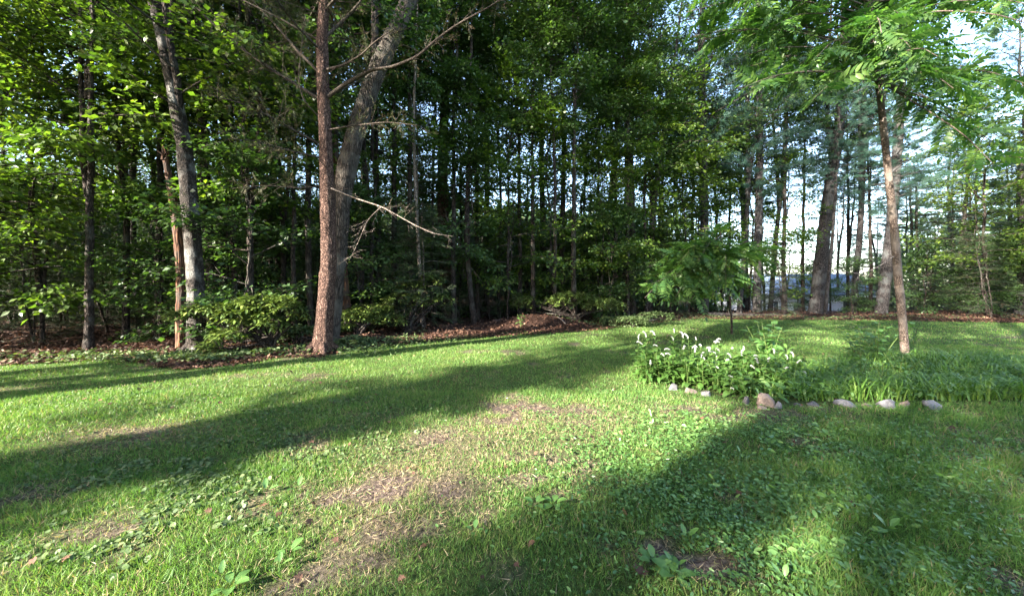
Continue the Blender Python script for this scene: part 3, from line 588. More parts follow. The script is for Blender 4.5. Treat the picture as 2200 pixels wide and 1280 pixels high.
# ------------------------------------------------------------------ wood behind: prototypes copied with their parts
def straight_trunk(seed, H, r, bark):
    g = np.random.default_rng(seed); n = 26; z = np.linspace(0, H, n); o = np.cumsum(g.normal(0, .05, (n, 2)), 0) * .8; o -= o[0]
    o *= np.linspace(0, 1, n)[:, None] ** .5
    b = MB(); rr = r * (1 - .8 * z / H) * (1 + .35 * np.exp(-z / .25)); b.tube(np.column_stack([o, z]), rr, 10, rough=.12, seed=seed); me = b.mesh('trunk', True); me.materials.append(M[bark]); return me
TR = {k: straight_trunk(i_ + 5, h, r, bk) for i_, (k, h, r, bk) in enumerate([('a', 15, .20, 'bark_dark'), ('b', 16, .15, 'bark_grey'), ('c', 14, .11, 'bark_dark'), ('d', 17, .25, 'bark_pine'), ('e', 6, .045, 'bark_dark'), ('f', 5, .03, 'bark_grey')])}
def proto(name, label, cat, tr, crs, group):
    r = thing(name, label, cat, (0, 0, 0), 0, group); o = bpy.data.objects.new('trunk', TR[tr]); COL.objects.link(o); o.parent = r
    for kd, z, rz, sc in crs: put_crown(r, kd, (0, 0, z), rz, sc)
    return r
def dup(r, loc, rz, sc, label=None):
    c = r.copy(); COL.objects.link(c); c.location = loc; c.rotation_euler = (0, 0, rz); c.scale = (sc, sc, sc)
    if label: c['label'] = label
    for ch in list(r.children):
        k = ch.copy(); COL.objects.link(k); k.parent = c
    return c
GT = 'tall forest trees deep in the wood'; GU = 'leafy understory saplings at the wood edge'; GH = 'young hemlocks in the shade of the wood'; GP = 'tall pines beyond the right lawn'
protos = {
 't1': proto('forest_tree', 'tall broadleaf forest tree with dark trunk deep in the wood', 'tree', 'a', [('tall0', 4.0, 0, 1)], GT),
 't2': proto('forest_tree', 'tall broadleaf forest tree with dark trunk deep in the wood', 'tree', 'b', [('tall1', 3.0, 0, 1)], GT),
 't3': proto('forest_tree', 'tall broadleaf forest tree with dark trunk deep in the wood', 'tree', 'c', [('tall2', 3.0, 0, .95)], GT),
 't4': proto('hemlock_tree', 'tall dark hemlock deep in the wood', 'tree', 'a', [('hem0', 1.5, 0, 1.25)], 'dark hemlocks deep in the wood'),
 't5': proto('hemlock_tree', 'tall dark hemlock deep in the wood', 'tree', 'c', [('hem1', 1.2, 0, 1.2)], 'dark hemlocks deep in the wood'),
 'u1': proto('understory_sapling', 'leafy broadleaf sapling filling the shaded wood edge', 'sapling', 'f', [('under0', .3, 0, 1)], GU),
 'u2': proto('understory_sapling', 'leafy broadleaf sapling filling the shaded wood edge', 'sapling', 'e', [('under1', .5, 0, 1.1)], GU),
 'h1': proto('young_hemlock', 'young feathery hemlock in the dark shade of the wood', 'sapling', 'f', [('hemsap', .2, 0, 1.1)], GH),
 'p1': proto('pine_tree', 'tall blue green pine with high crown beyond the right lawn', 'tree', 'd', [('pine0', 7.5, 0, 1)], GP),
 'p2': proto('pine_tree', 'tall blue green pine with high crown beyond the right lawn', 'tree', 'b', [('pine1', 6.5, 0, 1)], GP),
}
used = set()
def put(k, x, y, sc, lift=-.08):
    r = protos[k]; rz = rnd.random() * 6.28; loc = (x, y, hz1(x, y) + lift)
    if k not in used: used.add(k); r.location = loc; r.rotation_euler = (0, 0, rz); r.scale = (sc,) * 3; return r
    return dup(r, loc, rz, sc)
rnd = random.Random(5)
TAKEN = [(float(o.location.x), float(o.location.y)) for o in COL.objects if o.get('category') == 'tree' and o.location.y > 6]
def free(x, y, r):
    if all((x - a) ** 2 + (y - b) ** 2 > r * r for a, b in TAKEN): TAKEN.append((x, y)); return True
    return False
def edge_at(b): return float(np.interp(b, _EB, _ED))
# tall trees
cnt = 0
for _ in range(4000):
    y = rnd.uniform(10, 42); b = rnd.uniform(-1.75, 1.7); x = b * y
    if y < edge_at(b) + 3.5: continue
    if b > .55 and b < 1.12 and y > 23 and rnd.random() < .93: continue            # open view to the bright gap and the house
    rr = 2.6 if y < 26 else 3.4
    if not free(x, y, rr): continue
    if b < -.5 and rnd.random() < .4: continue
    if -.30 < b < .55 and rnd.random() < .62: continue
    if b > .62: k = rnd.choice(['p1', 'p2', 't4', 't5', 't3'])
    elif y < 22: k = rnd.choice(['t1', 't2', 't3', 't3', 't5'])
    else: k = rnd.choice(['t1', 't2', 't3', 't4', 't4', 't5'])
    put(k, x, y, rnd.uniform(.58, .85) if -.32 < b < .58 else rnd.uniform(.75, 1.1)); cnt += 1
    if cnt >= 95: break
# leafy small trees along the edge of the wood
protos['e1'] = proto('edge_maple', 'small leafy maple at the sunlit edge of the wood', 'tree', 'e', [('edge0', 1.0, 0, 1)], 'small leafy maples along the wood edge')
protos['e2'] = proto('edge_maple', 'small leafy maple at the sunlit edge of the wood', 'tree', 'e', [('edge1', 1.6, 0, 1)], 'small leafy maples along the wood edge')
TR['s'] = straight_trunk(61, 15, .085, 'bark_dark'); TR['t'] = straight_trunk(67, 16, .12, 'bark_dark')
protos['s1'] = proto('slim_tree', 'slim dark straight tree with a small high crown', 'tree', 's', [('under0', 7.5, 0, .8), ('under1', 11.5, 2, .8)], 'slim dark trees between the bigger trunks')
protos['s2'] = proto('slim_tree', 'slim dark straight tree with a small high crown', 'tree', 't', [('under1', 9.0, 0, 1.1), ('under0', 12.0, 2, 1.2)], 'slim dark trees between the bigger trunks')
for px_ in (270, 340, 500, 545, 585, 625, 775, 845, 875, 925, 980, 1030, 1075, 1110, 1140, 1190, 1235, 1262, 1285, 1325, 1340, 1380, 1425, 1450, 1480, 1540, 1560, 1690, 1720, 1865):
    b = (px_ + rnd.uniform(-8, 8) - 1100) / FPX; y = edge_at(b) + rnd.uniform(2.5, 7.5); put(rnd.choice(['s1', 's2']), b * y, y, rnd.uniform(.9, 1.2))
protos['e3'] = proto('forest_maple', 'slim maple with a high leafy crown just inside the wood', 'tree', 'c', [('edge0', 4.6, 0, 1.2), ('wide1', 7.5, 1, .7)], 'slim high crowned maples')
ET = []
for px, off, sc in [(-350, 1.5, 1.1), (-180, 2.5, 1.2), (-40, 1.5, 1.0), (90, 2.2, 1.15), (190, 1.2, 1.0), (270, 3.0, 1.2), (345, 5, 1.2), (480, 4.5, 1.3), (540, 2.5, 1.0), (610, 4.5, 1.3), (800, 4.2, 1.2), (850, 7, 1.35), (985, 6.5, 1.3), (1090, 4.0, 1.1), (1130, 7, 1.1), (1190, 4.0, 1.0), (1250, 6, 1.2),
                    (1290, 3.5, .9), (1340, 4, 1.3), (1420, 3.5, 1.35), (1450, 6, 1.45), (1500, 4, 1.2), (1550, 6, 1.4), (1610, 5, 1.2), (1480, 1.8, 1.0), (1690, 6, 1.1), (2120, 3, 1.2), (2330, 3, 1.2)]:
    b = (px - 1100) / FPX; y = edge_at(b) + off; ET.append(put('e3' if 150 < px < 900 else rnd.choice(['e1', 'e2']), b * y, y, sc if not 150 < px < 900 else .9))
# understory
UT = []
cnt = 0
for _ in range(4000):
    b = rnd.uniform(-1.7, 1.6); y = edge_at(b) + rnd.uniform(1.6, 17); x = b * y
    if any((x - a) ** 2 + (y - c) ** 2 < 1.5 ** 2 for a, c in UT): continue
    if b > .45 and rnd.random() < (.9 if .62 < b < 1.05 else .5): continue
    if abs(b - .02) < .2 and y < 17.5: continue
    if y < 12.3 and -.72 < b < -.2 : continue
    UT.append((x, y)); k = rnd.choice(['u1', 'u2', 'h1', 'h1', 'h1'])
    put(k, x, y, rnd.uniform(.6, 1.1) * (1.35 if y > edge_at(b) + 7 and b < .5 else 1)); cnt += 1
    if cnt >= 165: break

protos['y1'] = proto('added_shade_tree', 'narrow leafy tree added outside the picture to cast lawn shade', 'tree', 'c', [('under1', 3.0, 2, .40), ('under0', 4.8, 4, .42)], 'narrow added shade trees')  # added out of view; stacked crowns shaped to cast narrow lawn shade
protos['y2'] = proto('added_shade_tree', 'dense round headed tree added behind the viewer to shade the lawn', 'tree', 'b', [('near0', 5.3, 0, .60), ('near1', 7.4, 2, .66)], 'dense added shade trees')  # added behind the camera; crowns sized to shade the right foreground
for (u, v, k, sc) in [(-9.3, 4.85, 'y1', 1.0), (-9.9, 4.45, 'y1', 1.1), (-11, -.5, 'y2', 1.0), (-14.5, .4, 'y2', 1.1), (-12.5, -3.4, 'y2', 1.0), (-7.5, 10.2, 'u2', .60), (-17, 5.5, 'y1', 2.0), (-9.3, 1.2, 'y1', .88), (-10.2, 1.15, 'y1', 1.0)]:
    _p = (LT * u + NV * v); put(k, float(_p[0]), float(_p[1]), sc)
# trees outside the picture: left side of the wood, and behind the photographer (they cast the shade on the lawn)
def UV(u, v): return LT * u + NV * v
label_side = 'large shade tree added outside the picture to the left'
for (u, v, k, sc) in [(-13, -4.2, 'u2', 1.9), (-10, -4.0, 'u1', 1.6), (-12, -4.6, 't2', .9), (-9, -6.5, 'u2', 1.8), (-15, -3, 't3', .9), (-11, -9, 't1', .9), (-18, -7, 't4', 1.0),
                      (-22, -.5, 't1', 1.0), (-12, 18.5, 't2', 1.0), (-19, 21, 't4', 1.1)]:
    x, y = UV(u, v); put(k, float(x), float(y), sc)
# clear-boled shade trees added out of view: high crowns, low light channel under them
hp = proto('added_shade_tree', 'high crowned tree added outside the picture to cast shade', 'tree', 'd', [('tall0', 9.5, 1, .8)], 'high crowned added shade trees')
first = True
for (u, v, sc) in [(-9.5, 4.75, 1.1), (-14, 16.5, 1.15), (-14, 9.8, 1.12), (-15, 1.6, 1.2), (-18, 13.5, 1.2), (-21, 4.6, 1.45), (-21, -2.0, 1.4), (-22, 11.0, 1.75), (-27, 5.0, 1.7), (-3, 4.8, 1.5), (-6, -1.3, 1.5), (-6, 8.9, 1.5), (-10, -6, 1.5)]:
    x, y = UV(u, v); loc = (float(x), float(y), hz1(x, y) - .1)
    if first: hp.location = loc; hp.scale = (sc,) * 3; first = False
    else: dup(hp, loc, rnd.random() * 6, sc)

# ------------------------------------------------------------------ far wood: one mass behind everything
far = MB(); fr = np.random.default_rng(77)
nf = 60000
b_ = fr.uniform(-2.0, .50, nf); d_ = fr.uniform(46, 70, nf); h_ = fr.random(nf) ** 1.1 * (8.5 + 6.5 * fbm(b_ * 14, d_ * .1, 3)) 
pos = np.stack([b_ * d_ * .9, d_, hz(b_ * d_ * .9, d_) + h_], 1)
far.leaves(QUAD, pos, fr.normal(0, 1, (nf, 3)), fr.normal(0, .5, (nf, 3)) + np.array([0, -.3, 1.]), fr.uniform(.6, 1.3, nf), fr.random(nf))
nf = 18000; b_ = fr.uniform(.5, 2.1, nf); d_ = fr.uniform(60, 75, nf); h_ = fr.random(nf) * (4 + 4 * fbm(b_ * 12, d_ * .1, 3)) * (1 + 2.0 * smooth(1.0, 1.15, b_))
pos = np.stack([b_ * d_, d_, hz(b_ * d_, d_) + h_], 1)
far.leaves(QUAD, pos, fr.normal(0, 1, (nf, 3)), fr.normal(0, .5, (nf, 3)) + np.array([0, -.3, 1.]), fr.uniform(.6, 1.2, nf), fr.random(nf))
fo = obj('far_wood', far.mesh('far_wood'), M['maple_far']); fo['kind'] = 'stuff'; tag(fo, 'dense mass of leaves of the far wood beyond the trees', 'woodland')

# ------------------------------------------------------------------ house beyond the pines
def winbox(root, x0, x1, z0, z1, y):
    f = MB(); t = .09
    f.box(x0 - t, x0, y - .06, y, z0 - t, z1 + t); f.box(x1, x1 + t, y - .06, y, z0 - t, z1 + t); f.box(x0, x1, y - .06, y, z1, z1 + t); f.box(x0, x1, y - .06, y, z0 - t, z0)
    f.box((x0 + x1) / 2 - .03, (x0 + x1) / 2 + .03, y - .05, y, z0, z1)
    o = obj('window', f.mesh('window'), M['trim'], root); g = MB(); g.box(x0, x1, y - .02, y - .005, z0, z1); obj('pane', g.mesh('pane'), M['glass'], o)
M['siding'] = plain('pale_siding', (.55, .58, .66)); M['trim'] = plain('white_trim', (.75, .76, .78)); M['roof'] = plain('blue_grey_shingles', (.12, .16, .24)); M['glass'] = plain('window_glass', (.03, .04, .05), .1, .8); M['dark'] = plain('dark_boards', (.05, .045, .04))
hx = 34.0; hy = 42.0; hzz = hz1(hx, hy)
hs = thing('house', 'pale blue grey house seen through the pines on the right', 'house', (hx, hy, hzz), math.radians(-14))
w_ = MB(); w_.box(-7, 7, 0, 8, 0, 3.3)
for z_ in np.arange(.2, 3.2, .2): w_.box(-7, 7, -.02, 0.0, z_, z_ + .17)
obj('wall', w_.mesh('wall'), M['siding'], hs)
r_ = MB(); r_.add([(-7.5, -.6, 3.1), (7.5, -.6, 3.1), (7.5, 4, 5.6), (-7.5, 4, 5.6), (-7.5, 8.6, 3.1), (7.5, 8.6, 3.1), (-7.5, -.6, 3.3), (7.5, -.6, 3.3), (7.5, 4, 5.8), (-7.5, 4, 5.8), (-7.5, 8.6, 3.3), (7.5, 8.6, 3.3)], None,
       [(6, 7, 8, 9), (9, 8, 11, 10), (0, 3, 2, 1), (3, 4, 5, 2), (0, 1, 7, 6), (4, 10, 11, 5), (0, 6, 9, 3), (3, 9, 10, 4), (1, 2, 8, 7), (2, 5, 11, 8)])
obj('roof', r_.mesh('roof'), M['roof'], hs)
for xx in (-5.5, -2.6, 2.2, 5.0): winbox(hs, xx - .5, xx + .5, 1.1, 2.4, -.03)
d_ = MB(); d_.box(-.5, .5, -.07, -.03, 0, 2.1); dr = obj('door', d_.mesh('door'), M['dark'], hs); k_ = MB(); k_.box(.36, .42, -.12, -.07, 1.0, 1.06); obj('handle', k_.mesh('handle'), M['trim'], dr)
sx, sy = (1885 - 1100) / FPX * 33, 33.0
sh = thing('shed', 'small dark shed with pale roof edge low behind the right hand pines', 'shed', (sx, sy, hz1(sx, sy)), .2)
s_ = MB(); s_.box(-1.2, 1.2, 0, 2, 0, 1.7); obj('wall', s_.mesh('wall'), M['dark'], sh); s_ = MB(); s_.box(-1.4, 1.4, -.25, 2.2, 1.7, 1.8); obj('roof', s_.mesh('roof'), M['trim'], sh)

# ------------------------------------------------------------------ rhododendrons
def rhodo(name, label, center, base, ell, seed, nros=230, loc_d=None, mat='rhodo'):
    g = np.random.default_rng(seed); bx, by = base; bz = hz1(bx, by); root = thing(name, label, 'shrub', (bx, by, bz))
    F = MB(); W = MB(); ends = []
    ell = [e_[:6] + (int(e_[6] * 1.5),) for e_ in ell]
    for (cx, cy, cz, rx, ry, rz_, n) in ell:
        a = g.normal(0, 1, (n, 3)); a /= np.linalg.norm(a, axis=1)[:, None]; rad = g.uniform(.45, 1.0, (n, 1)) ** .5
        a[:, 2] = np.where(a[:, 2] < -.3, -a[:, 2], a[:, 2])
        ends.append(np.array([cx, cy, cz]) + a * rad * np.array([rx, ry, rz_]))
    ends = np.vstack(ends)
    forks = [np.array([g.normal(0, .25), g.normal(0, .2), .35 + .2 * g.random()]) for _ in range(7)]
    mains = []
    for k, (cx, cy, cz, rx, ry, rz_, n) in enumerate(ell):
        for q_ in range(3):
            e = np.array([cx, cy, cz]) + g.normal(0, .35, 3) * np.array([rx, ry, rz_]); f = forks[(k * 3 + q_) % 7]
            p = resample(np.array([(g.normal(0, .05), 0, -.05), f * np.array([.6, .6, .7]), (f + e) / 2 + np.array([0, 0, -.06]) + g.normal(0, .06, 3), e]), 9)
            W.tube(p, np.linspace(.035, .012, 9), 7, rough=.15); mains.append(p)
    mp_ = np.vstack([m[3:] for m in mains])
    for e in ends:
        q = mp_[np.argmin(np.linalg.norm(mp_ - e, axis=1) + .4 * np.maximum(0, mp_[:, 2] - e[2]))]
        m = (q + e) / 2 + g.normal(0, .04, 3) - np.array([0, 0, .03]); W.tube([q, m, e], [.009, .006, .004], 4, cap=False)
    n = len(ends); m = 8; az = np.tile(np.arange(m) / m * 6.283, (n, 1)) + g.uniform(0, 6, (n, 1)); el = g.uniform(-.75, .65, (n, m))
    fw = np.stack([np.cos(az) * np.cos(el), np.sin(az) * np.cos(el), np.sin(el)], -1)
    nr = np.stack([-np.cos(az) * np.sin(el), -np.sin(az) * np.sin(el), np.cos(el)], -1) + g.normal(0, .12, (n, m, 3))
    pos = ends[:, None] + fw * .015
    a = np.clip(g.normal(.45, .25, (n, m)) + .0, 0, 1)
    F.leaves(LANCE, pos.reshape(-1, 3), fw.reshape(-1, 3), nr.reshape(-1, 3), g.uniform(.12, .18, n * m), a.ravel(), 1.35)
    obj('branches', W.mesh('branches', True), M['bark_dark'], root); obj('foliage', F.mesh('foliage'), M[mat], root)
    return root
rx0, ry0 = G(578, 757)
def LP(px, py, d, bx, by): q = P(px, py, d); return (q[0] - bx, q[1] - by, q[2] - hz1(bx, by))
def E(px, py, d, rx, ry, rz_, n): return LP(px, py, d, rx0, ry0) + (rx, ry, rz_, n)
rhodo('rhododendron_shrub', 'broad sunlit rhododendron spreading between the mottled trunk and the reddish tree', None, (rx0, ry0),
      [E(560, 665, 8.9, .75, .6, .42, 90), E(520, 680, 8.6, .7, .5, .4, 70), E(610, 660, 8.8, .38, .4, .28, 36), E(470, 672, 8.5, .5, .4, .25, 40), E(385, 680, 8.2, .32, .25, .12, 20), E(430, 665, 8.3, .35, .3, .12, 22),
       E(490, 725, 8.4, .5, .4, .22, 40), E(450, 745, 8.2, .25, .3, .15, 16), E(560, 700, 8.6, .6, .4, .3, 45), E(640, 680, 8.9, .2, .3, .25, 18)], 5)
rx0, ry0 = G(874, 715)
rhodo('rhododendron_shrub', 'smaller sunlit rhododendron under the centre trees left of the dead hanging branch', None, (rx0, ry0),
      [E(890, 620, 13.2, .75, .6, .35, 60), E(925, 605, 13.4, .5, .5, .3, 40), E(870, 650, 13.0, .9, .6, .4, 60), E(950, 650, 13.4, .5, .5, .3, 30), E(800, 670, 12.6, .9, .5, .3, 60)], 6)
rx0, ry0 = G(770, 722)
rhodo('rhododendron_shrub', 'dark low rhododendron just right of the reddish tree', None, (rx0, ry0),
      [E(770, 680, 12.2, .6, .5, .3, 60), E(830, 690, 12.3, .8, .5, .3, 70), E(740, 700, 12.0, .4, .4, .2, 30)], 7)
rx0, ry0 = G(1240, 700)
rhodo('laurel_shrub', 'dark spreading laurel on the leaf litter mound right of centre', None, (rx0, ry0),
      [E(1230, 650, 15.5, 1.4, .8, .5, 110), E(1130, 655, 15.3, .7, .5, .4, 40), E(1300, 660, 15.5, 1.0, .6, .4, 70)], 8)
rx0, ry0 = G(1350, 702)
rhodo('laurel_shrub', 'low dark green laurel at the lawn edge below the young walnut', None, (rx0, ry0),
      [E(1350, 690, 14.9, 1.0, .5, .22, 90), E(1410, 680, 15.5, .8, .5, .2, 50), E(1310, 690, 15, .5, .4, .2, 30)], 9, mat='groundleaf')
rx0, ry0 = G(640, 745)
rhodo('laurel_shrub', 'low shaded shrub behind the foot of the reddish tree', None, (rx0, ry0),
      [E(640, 715, 10.0, .6, .4, .2, 50), E(600, 725, 10.3, .6, .4, .2, 40), E(760, 735, 9.9, .5, .4, .15, 40)], 10, mat='groundleaf')

# ------------------------------------------------------------------ fallen wood and leaf litter
def log(name, label, a, b, r, bark, seed, sag=0.0):
    p0 = np.array([a[0], a[1], hz1(*a) + r * .6]); p1 = np.array([b[0], b[1], hz1(*b) + r * .6]); m = (p0 + p1) / 2 + np.array([0, 0, sag])
    w = MB(); pp = resample(np.array([p0, m, p1]) - p0, 12); w.tube(pp, np.linspace(r, r * .7, 12), 10, rough=.25, seed=seed); w.tube([pp[0] + (pp[0] - pp[1]) * .05, pp[0]], [r * .3, r], 10, cap=False)
    g = np.random.default_rng(seed)
    for k in range(3): q = pp[3 + 3 * k]; w.tube([q, q + g.normal(0, .12, 3) + np.array([0, 0, .15])], [r * .25, r * .08], 4)
    o = obj(name, w.mesh(name, True), M[bark]); o.location = p0; return tag(o, label, 'log')
log('fallen_log', 'pinkish fallen log lying up the leaf litter mound in the sun', G(1062, 706), G(1118, 690), .10, 'bark_hero', 1, .05)
log('fallen_log', 'pale broken log beneath the dark laurel on the mound', G(1128, 684), G(1172, 680), .10, 'twig_pale', 2, .1)
log('fallen_log', 'grey fallen branch in the dark left of the thin snag', G(200, 700), G(320, 712), .06, 'bark_grey', 3, .1)
log('fallen_log', 'long dark log lying along the back edge of the right lawn', G(1520, 681), G(1690, 681), .12, 'bark_dark', 4)
log('fallen_log', 'thin pale branch lying on the brown leaves by the lawn edge', G(1215, 707), G(1190, 702), .03, 'twig_pale', 5, .1)
log('fallen_log', 'low dark limb curving over the mulch under the broad rhododendron', G(462, 765), G(566, 758), .05, 'bark_dark', 6, .12)
lf = MB(); fr = np.random.default_rng(8); n = 60000
b_ = fr.uniform(-1.6, 1.6, n); y = np.interp(b_, _EB, _ED) + fr.exponential(3.0, n) - .4; x = b_ * y; k_ = (y < 34)
x, y = x[k_], y[k_]; n = len(x)
pos = np.stack([x, y, hz(x, y) + .015 + fr.random(n) * .03], 1)
lf.leaves(QUAD, pos, fr.normal(0, 1, (n, 3)) * np.array([1, 1, .25]), fr.normal(0, .45, (n, 3)) + np.array([0, 0, 1.]), fr.uniform(.05, .12, n), fr.random(n))
lo = obj('leaf_litter', lf.mesh('leaf_litter'), M['litter']); lo['kind'] = 'stuff'; tag(lo, 'brown fallen leaves covering the floor of the wood', 'leaf litter')

# ------------------------------------------------------------------ grass
BL3 = T([(-0, -.5, 0), (0, .5, 0), (.5, -.42, .06), (.5, .42, .06), (1.0, 0, .35)], [(0, 1, 2), (1, 3, 2), (2, 3, 4)])
BL1 = T([(0, -.5, 0), (0, .5, 0), (1, 0, .25)], [(0, 1, 2)])
def bedf(x, y):                                   # inside the stone edged bed
    b = x / np.maximum(y, .3); fr_ = np.interp(b, [-9, .43, .45, .55, .66, .75, .9, 1.2, 2.2], [99, 99, 5.65, 5.35, 4.95, 4.8, 4.85, 4.9, 5.0]); bk = np.interp(b, [-9, .38, .45, .8, .95, 2.2], [0, 6.3, 6.9, 6.6, 7.6, 7.6])
    return (y > fr_) & (y < bk) & (b > .42)
def blades(n, ylo, yhi, h, w, tm, dens_bias, seed):
    g = np.random.default_rng(seed); y = np.sqrt(g.uniform(ylo ** 2, yhi ** 2, n)); b = g.uniform(-1.62, 1.62, n); x = b * y
    keep = (lawn_mask(x, y) > g.uniform(.1, .9, n)) & ~bedf(x, y)
    so_ = soil_mask(x, y); st = straw_mask(x, y); keep &= g.random(n) > so_ * 1.0 - dens_bias
    x, y, so_, st = x[keep], y[keep], so_[keep], st[keep]; n = len(x)
    pos = np.stack([x, y, hz(x, y) - .008], 1); clump = fbm(x * 2.2, y * 2.2, 61, 3); fine = vnoise(x * 9, y * 9, 63)
    tilt = g.normal(0, .55, (n, 2)); fw = np.stack([tilt[:, 0], tilt[:, 1], np.ones(n)], 1)
    hh = h * g.uniform(.5, 1.3, n) * (.55 + .9 * clump) * (1 - .45 * so_) * (1 - .35 * st) * (1 + .5 * smooth(.8, 1.1, x / y + (6 - y) * .05) * (y < 6))
    nr = g.normal(0, 1, (n, 3)) + np.array([0, -.5, .2])
    a = np.clip(g.normal(.42, .17, n) + (clump - .5) * .5 + .0 * fine, 0, .84); dry = g.random(n) < (.03 + .38 * st + .35 * so_); a = np.where(dry, g.uniform(.82, 1, n), a)
    mb = MB(); tv, tf = tm; mb.leaves(tm, pos, fw, nr, hh, a, (w / hh) * g.uniform(.7, 1.3, n)); return mb
def thatch(n, seed):
    g = np.random.default_rng(seed); y = np.sqrt(g.uniform(1.6 ** 2, 7.0 ** 2, n)); x = g.uniform(-1.5, 1.5, n) * y
    w_ = soil_mask(x, y) * .8 + straw_mask(x, y) * .7 + .12; k = (g.random(n) < w_) & (lawn_mask(x, y) > .5) & ~bedf(x, y); x, y = x[k], y[k]; n = len(x)
    mb = MB(); mb.leaves(BL3, np.stack([x, y, hz(x, y) + g.uniform(0, .018, n)], 1), g.normal(0, 1, (n, 3)) * np.array([1, 1, .22]), g.normal(0, .5, (n, 3)) + np.array([0, 0, 1.]), g.uniform(.02, .06, n), g.uniform(.8, 1, n), g.uniform(.05, .11, n)); return mb
def merge(ms):
    o = MB()
    for m in ms:
        for v, a in zip(m.v, m.a): pass
        V = np.concatenate(m.v); A = np.concatenate(m.a); T_ = np.concatenate(m.t); o.add(V, T_, None, A)
    return o
gm = merge([blades(105000, 1.55, 3.2, .055, .0034, BL3, .05, 1), blades(120000, 3.0, 5.5, .055, .0052, BL3, .05, 2), blades(160000, 5.3, 10, .055, .009, BL1, .05, 3), blades(130000, 9.5, 20, .06, .018, BL1, .1, 4), thatch(90000, 9)])
go = obj('lawn_grass', gm.mesh('lawn_grass'), M['grass']); go['kind'] = 'stuff'; tag(go, 'short mown lawn grass with thin yellow and bare patches', 'grass')

# low broad leaved ground cover in the lawn (ground ivy, clover, violets)
def cover(name, label, spots, size, mat, seed, tm=ROUND, hgt=.03, sc_noise=2.0, thr=.45, tiltv=.35):
    g = np.random.default_rng(seed); P_ = []
    for (px, py, rx, ry, n) in spots:
        gx, gy = G(px, py); P_.append(np.stack([g.normal(gx, rx, n), g.normal(gy, ry, n)], 1))
    p = np.vstack(P_); k = (p[:, 1] > 1.5) & (fbm(p[:, 0] * sc_noise, p[:, 1] * sc_noise, seed, 3) > thr) & ~((soil_mask(p[:, 0], p[:, 1]) > .75)) & ~bedf(p[:, 0], p[:, 1])
    p = p[k]; n = len(p)
    pos = np.column_stack([p, hz(p[:, 0], p[:, 1]) + hgt * g.uniform(.3, 1.2, n)])
    fw = g.normal(0, 1, (n, 3)) * np.array([1, 1, .2]); mb = MB(); mb.leaves(tm, pos, fw, g.normal(0, tiltv, (n, 3)) + np.array([0, 0, 1.]), g.uniform(size * .55, size * 1.25, n), np.clip(g.normal(.5, .22, n), 0, 1))
    o = obj(name, mb.mesh(name), M[mat]); o['kind'] = 'stuff'; tag(o, label, 'ground cover'); return o
cover('ground_ivy', 'round leaved ground ivy creeping through the left of the lawn', [(330, 1010, .7, .25, 1500), (480, 1000, .6, .25, 1400), (600, 960, .8, .3, 1400), (400, 1100, .5, .2, 900), (280, 1180, .3, .12, 600), (700, 880, 1.0, .4, 1100), (420, 870, 1.3, .4, 1700), (620, 850, 1.3, .4, 1300), (260, 960, .6, .3, 500)], .031, 'groundleaf', 21, ROUND, .022, 3.2, .50, .55)
cover('lawn_weeds', 'small leafy weeds and clover mixed into the shaded right lawn', [(1500, 950, 1.1, .45, 4200), (1750, 960, 1.1, .5, 5000), (1600, 1080, .6, .3, 3000), (1850, 1080, .6, .3, 2600), (1350, 1030, .6, .35, 1500), (1700, 1200, .35, .18, 1800), (1450, 1180, .4, .2, 800), (2050, 1000, .8, .5, 2500), (1250, 860, 1.0, .5, 1500), (1900, 1220, .3, .15, 1200)], .030, 'weed', 22, OVAL, .045, 3.0, .38, .5)
cover('broadleaf_weeds', 'scattered broad weed leaves among the grass of the shaded right lawn', [(1550, 930, 1.0, .4, 500), (1780, 940, 1.0, .4, 500), (1620, 1060, .5, .25, 160), (1870, 1090, .5, .3, 200), (1800, 1210, .3, .12, 160), (1600, 1180, .4, .15, 50)], .052, 'weed', 27, OVAL, .05, 2.5, .42, .7)
cover('pachysandra', 'glossy ground cover around the foot of the mottled trunk', [(440, 775, .45, .2, 500), (500, 765, .5, .2, 400), (400, 770, .3, .2, 250), (770, 755, .6, .35, 400), (690, 745, .8, .3, 400), (320, 775, .6, .2, 350), (250, 768, 1.0, .3, 600), (150, 770, 1.2, .3, 500), (560, 768, .5, .2, 300), (640, 755, .5, .3, 400), (830, 738, .8, .4, 500), (900, 733, .6, .3, 250), (1300, 702, 1.0, .4, 500), (1400, 690, 1.2, .5, 600), (1500, 682, 1.2, .5, 350), (1700, 684, 3.0, .5, 700), (1900, 684, 2.5, .5, 700)], .085, 'groundleaf', 23, OVAL, .12, 2, .3, .5)

# ------------------------------------------------------------------ plantains and other rosettes
def leafmesh(tm, mat, bend=.35, wid=1.0, name='leaf'):
    v, f = tm; v = v.copy(); v[:, 1] *= wid; v[:, 2] -= bend * (v[:, 0] - .35) ** 2 * .8; b = MB(); b.add(v, f, None, .5); me = b.mesh(name, True); me.materials.append(M[mat]); return me
PL = [leafmesh(OVAL, 'weed', .5, 1.25), leafmesh(OVAL, 'weed', .2, 1.0), leafmesh(HEART, 'weed', .3, .9)]
def rosette(px, py, n, sz, label, upright=.5, kind=0, group=None):
    x, y = G(px, py); g = np.random.default_rng(px * 7 + py); z = hz1(x, y); r = thing('broadleaf_plantain', label, 'weed', (x, y, z), 0, group)
    for k in range(n):
        a = k * 6.283 / n + g.normal(0, .25); e = upright + g.normal(0, .2); f = np.array([math.cos(a) * math.cos(e), math.sin(a) * math.cos(e), math.sin(e)])
        s = sz * g.uniform(.7, 1.2); lf_ = place('leaf', PL[kind], r, f * .02 + np.array([0, 0, .02]), f, np.array([0, 0, 1.]), s)
    return r
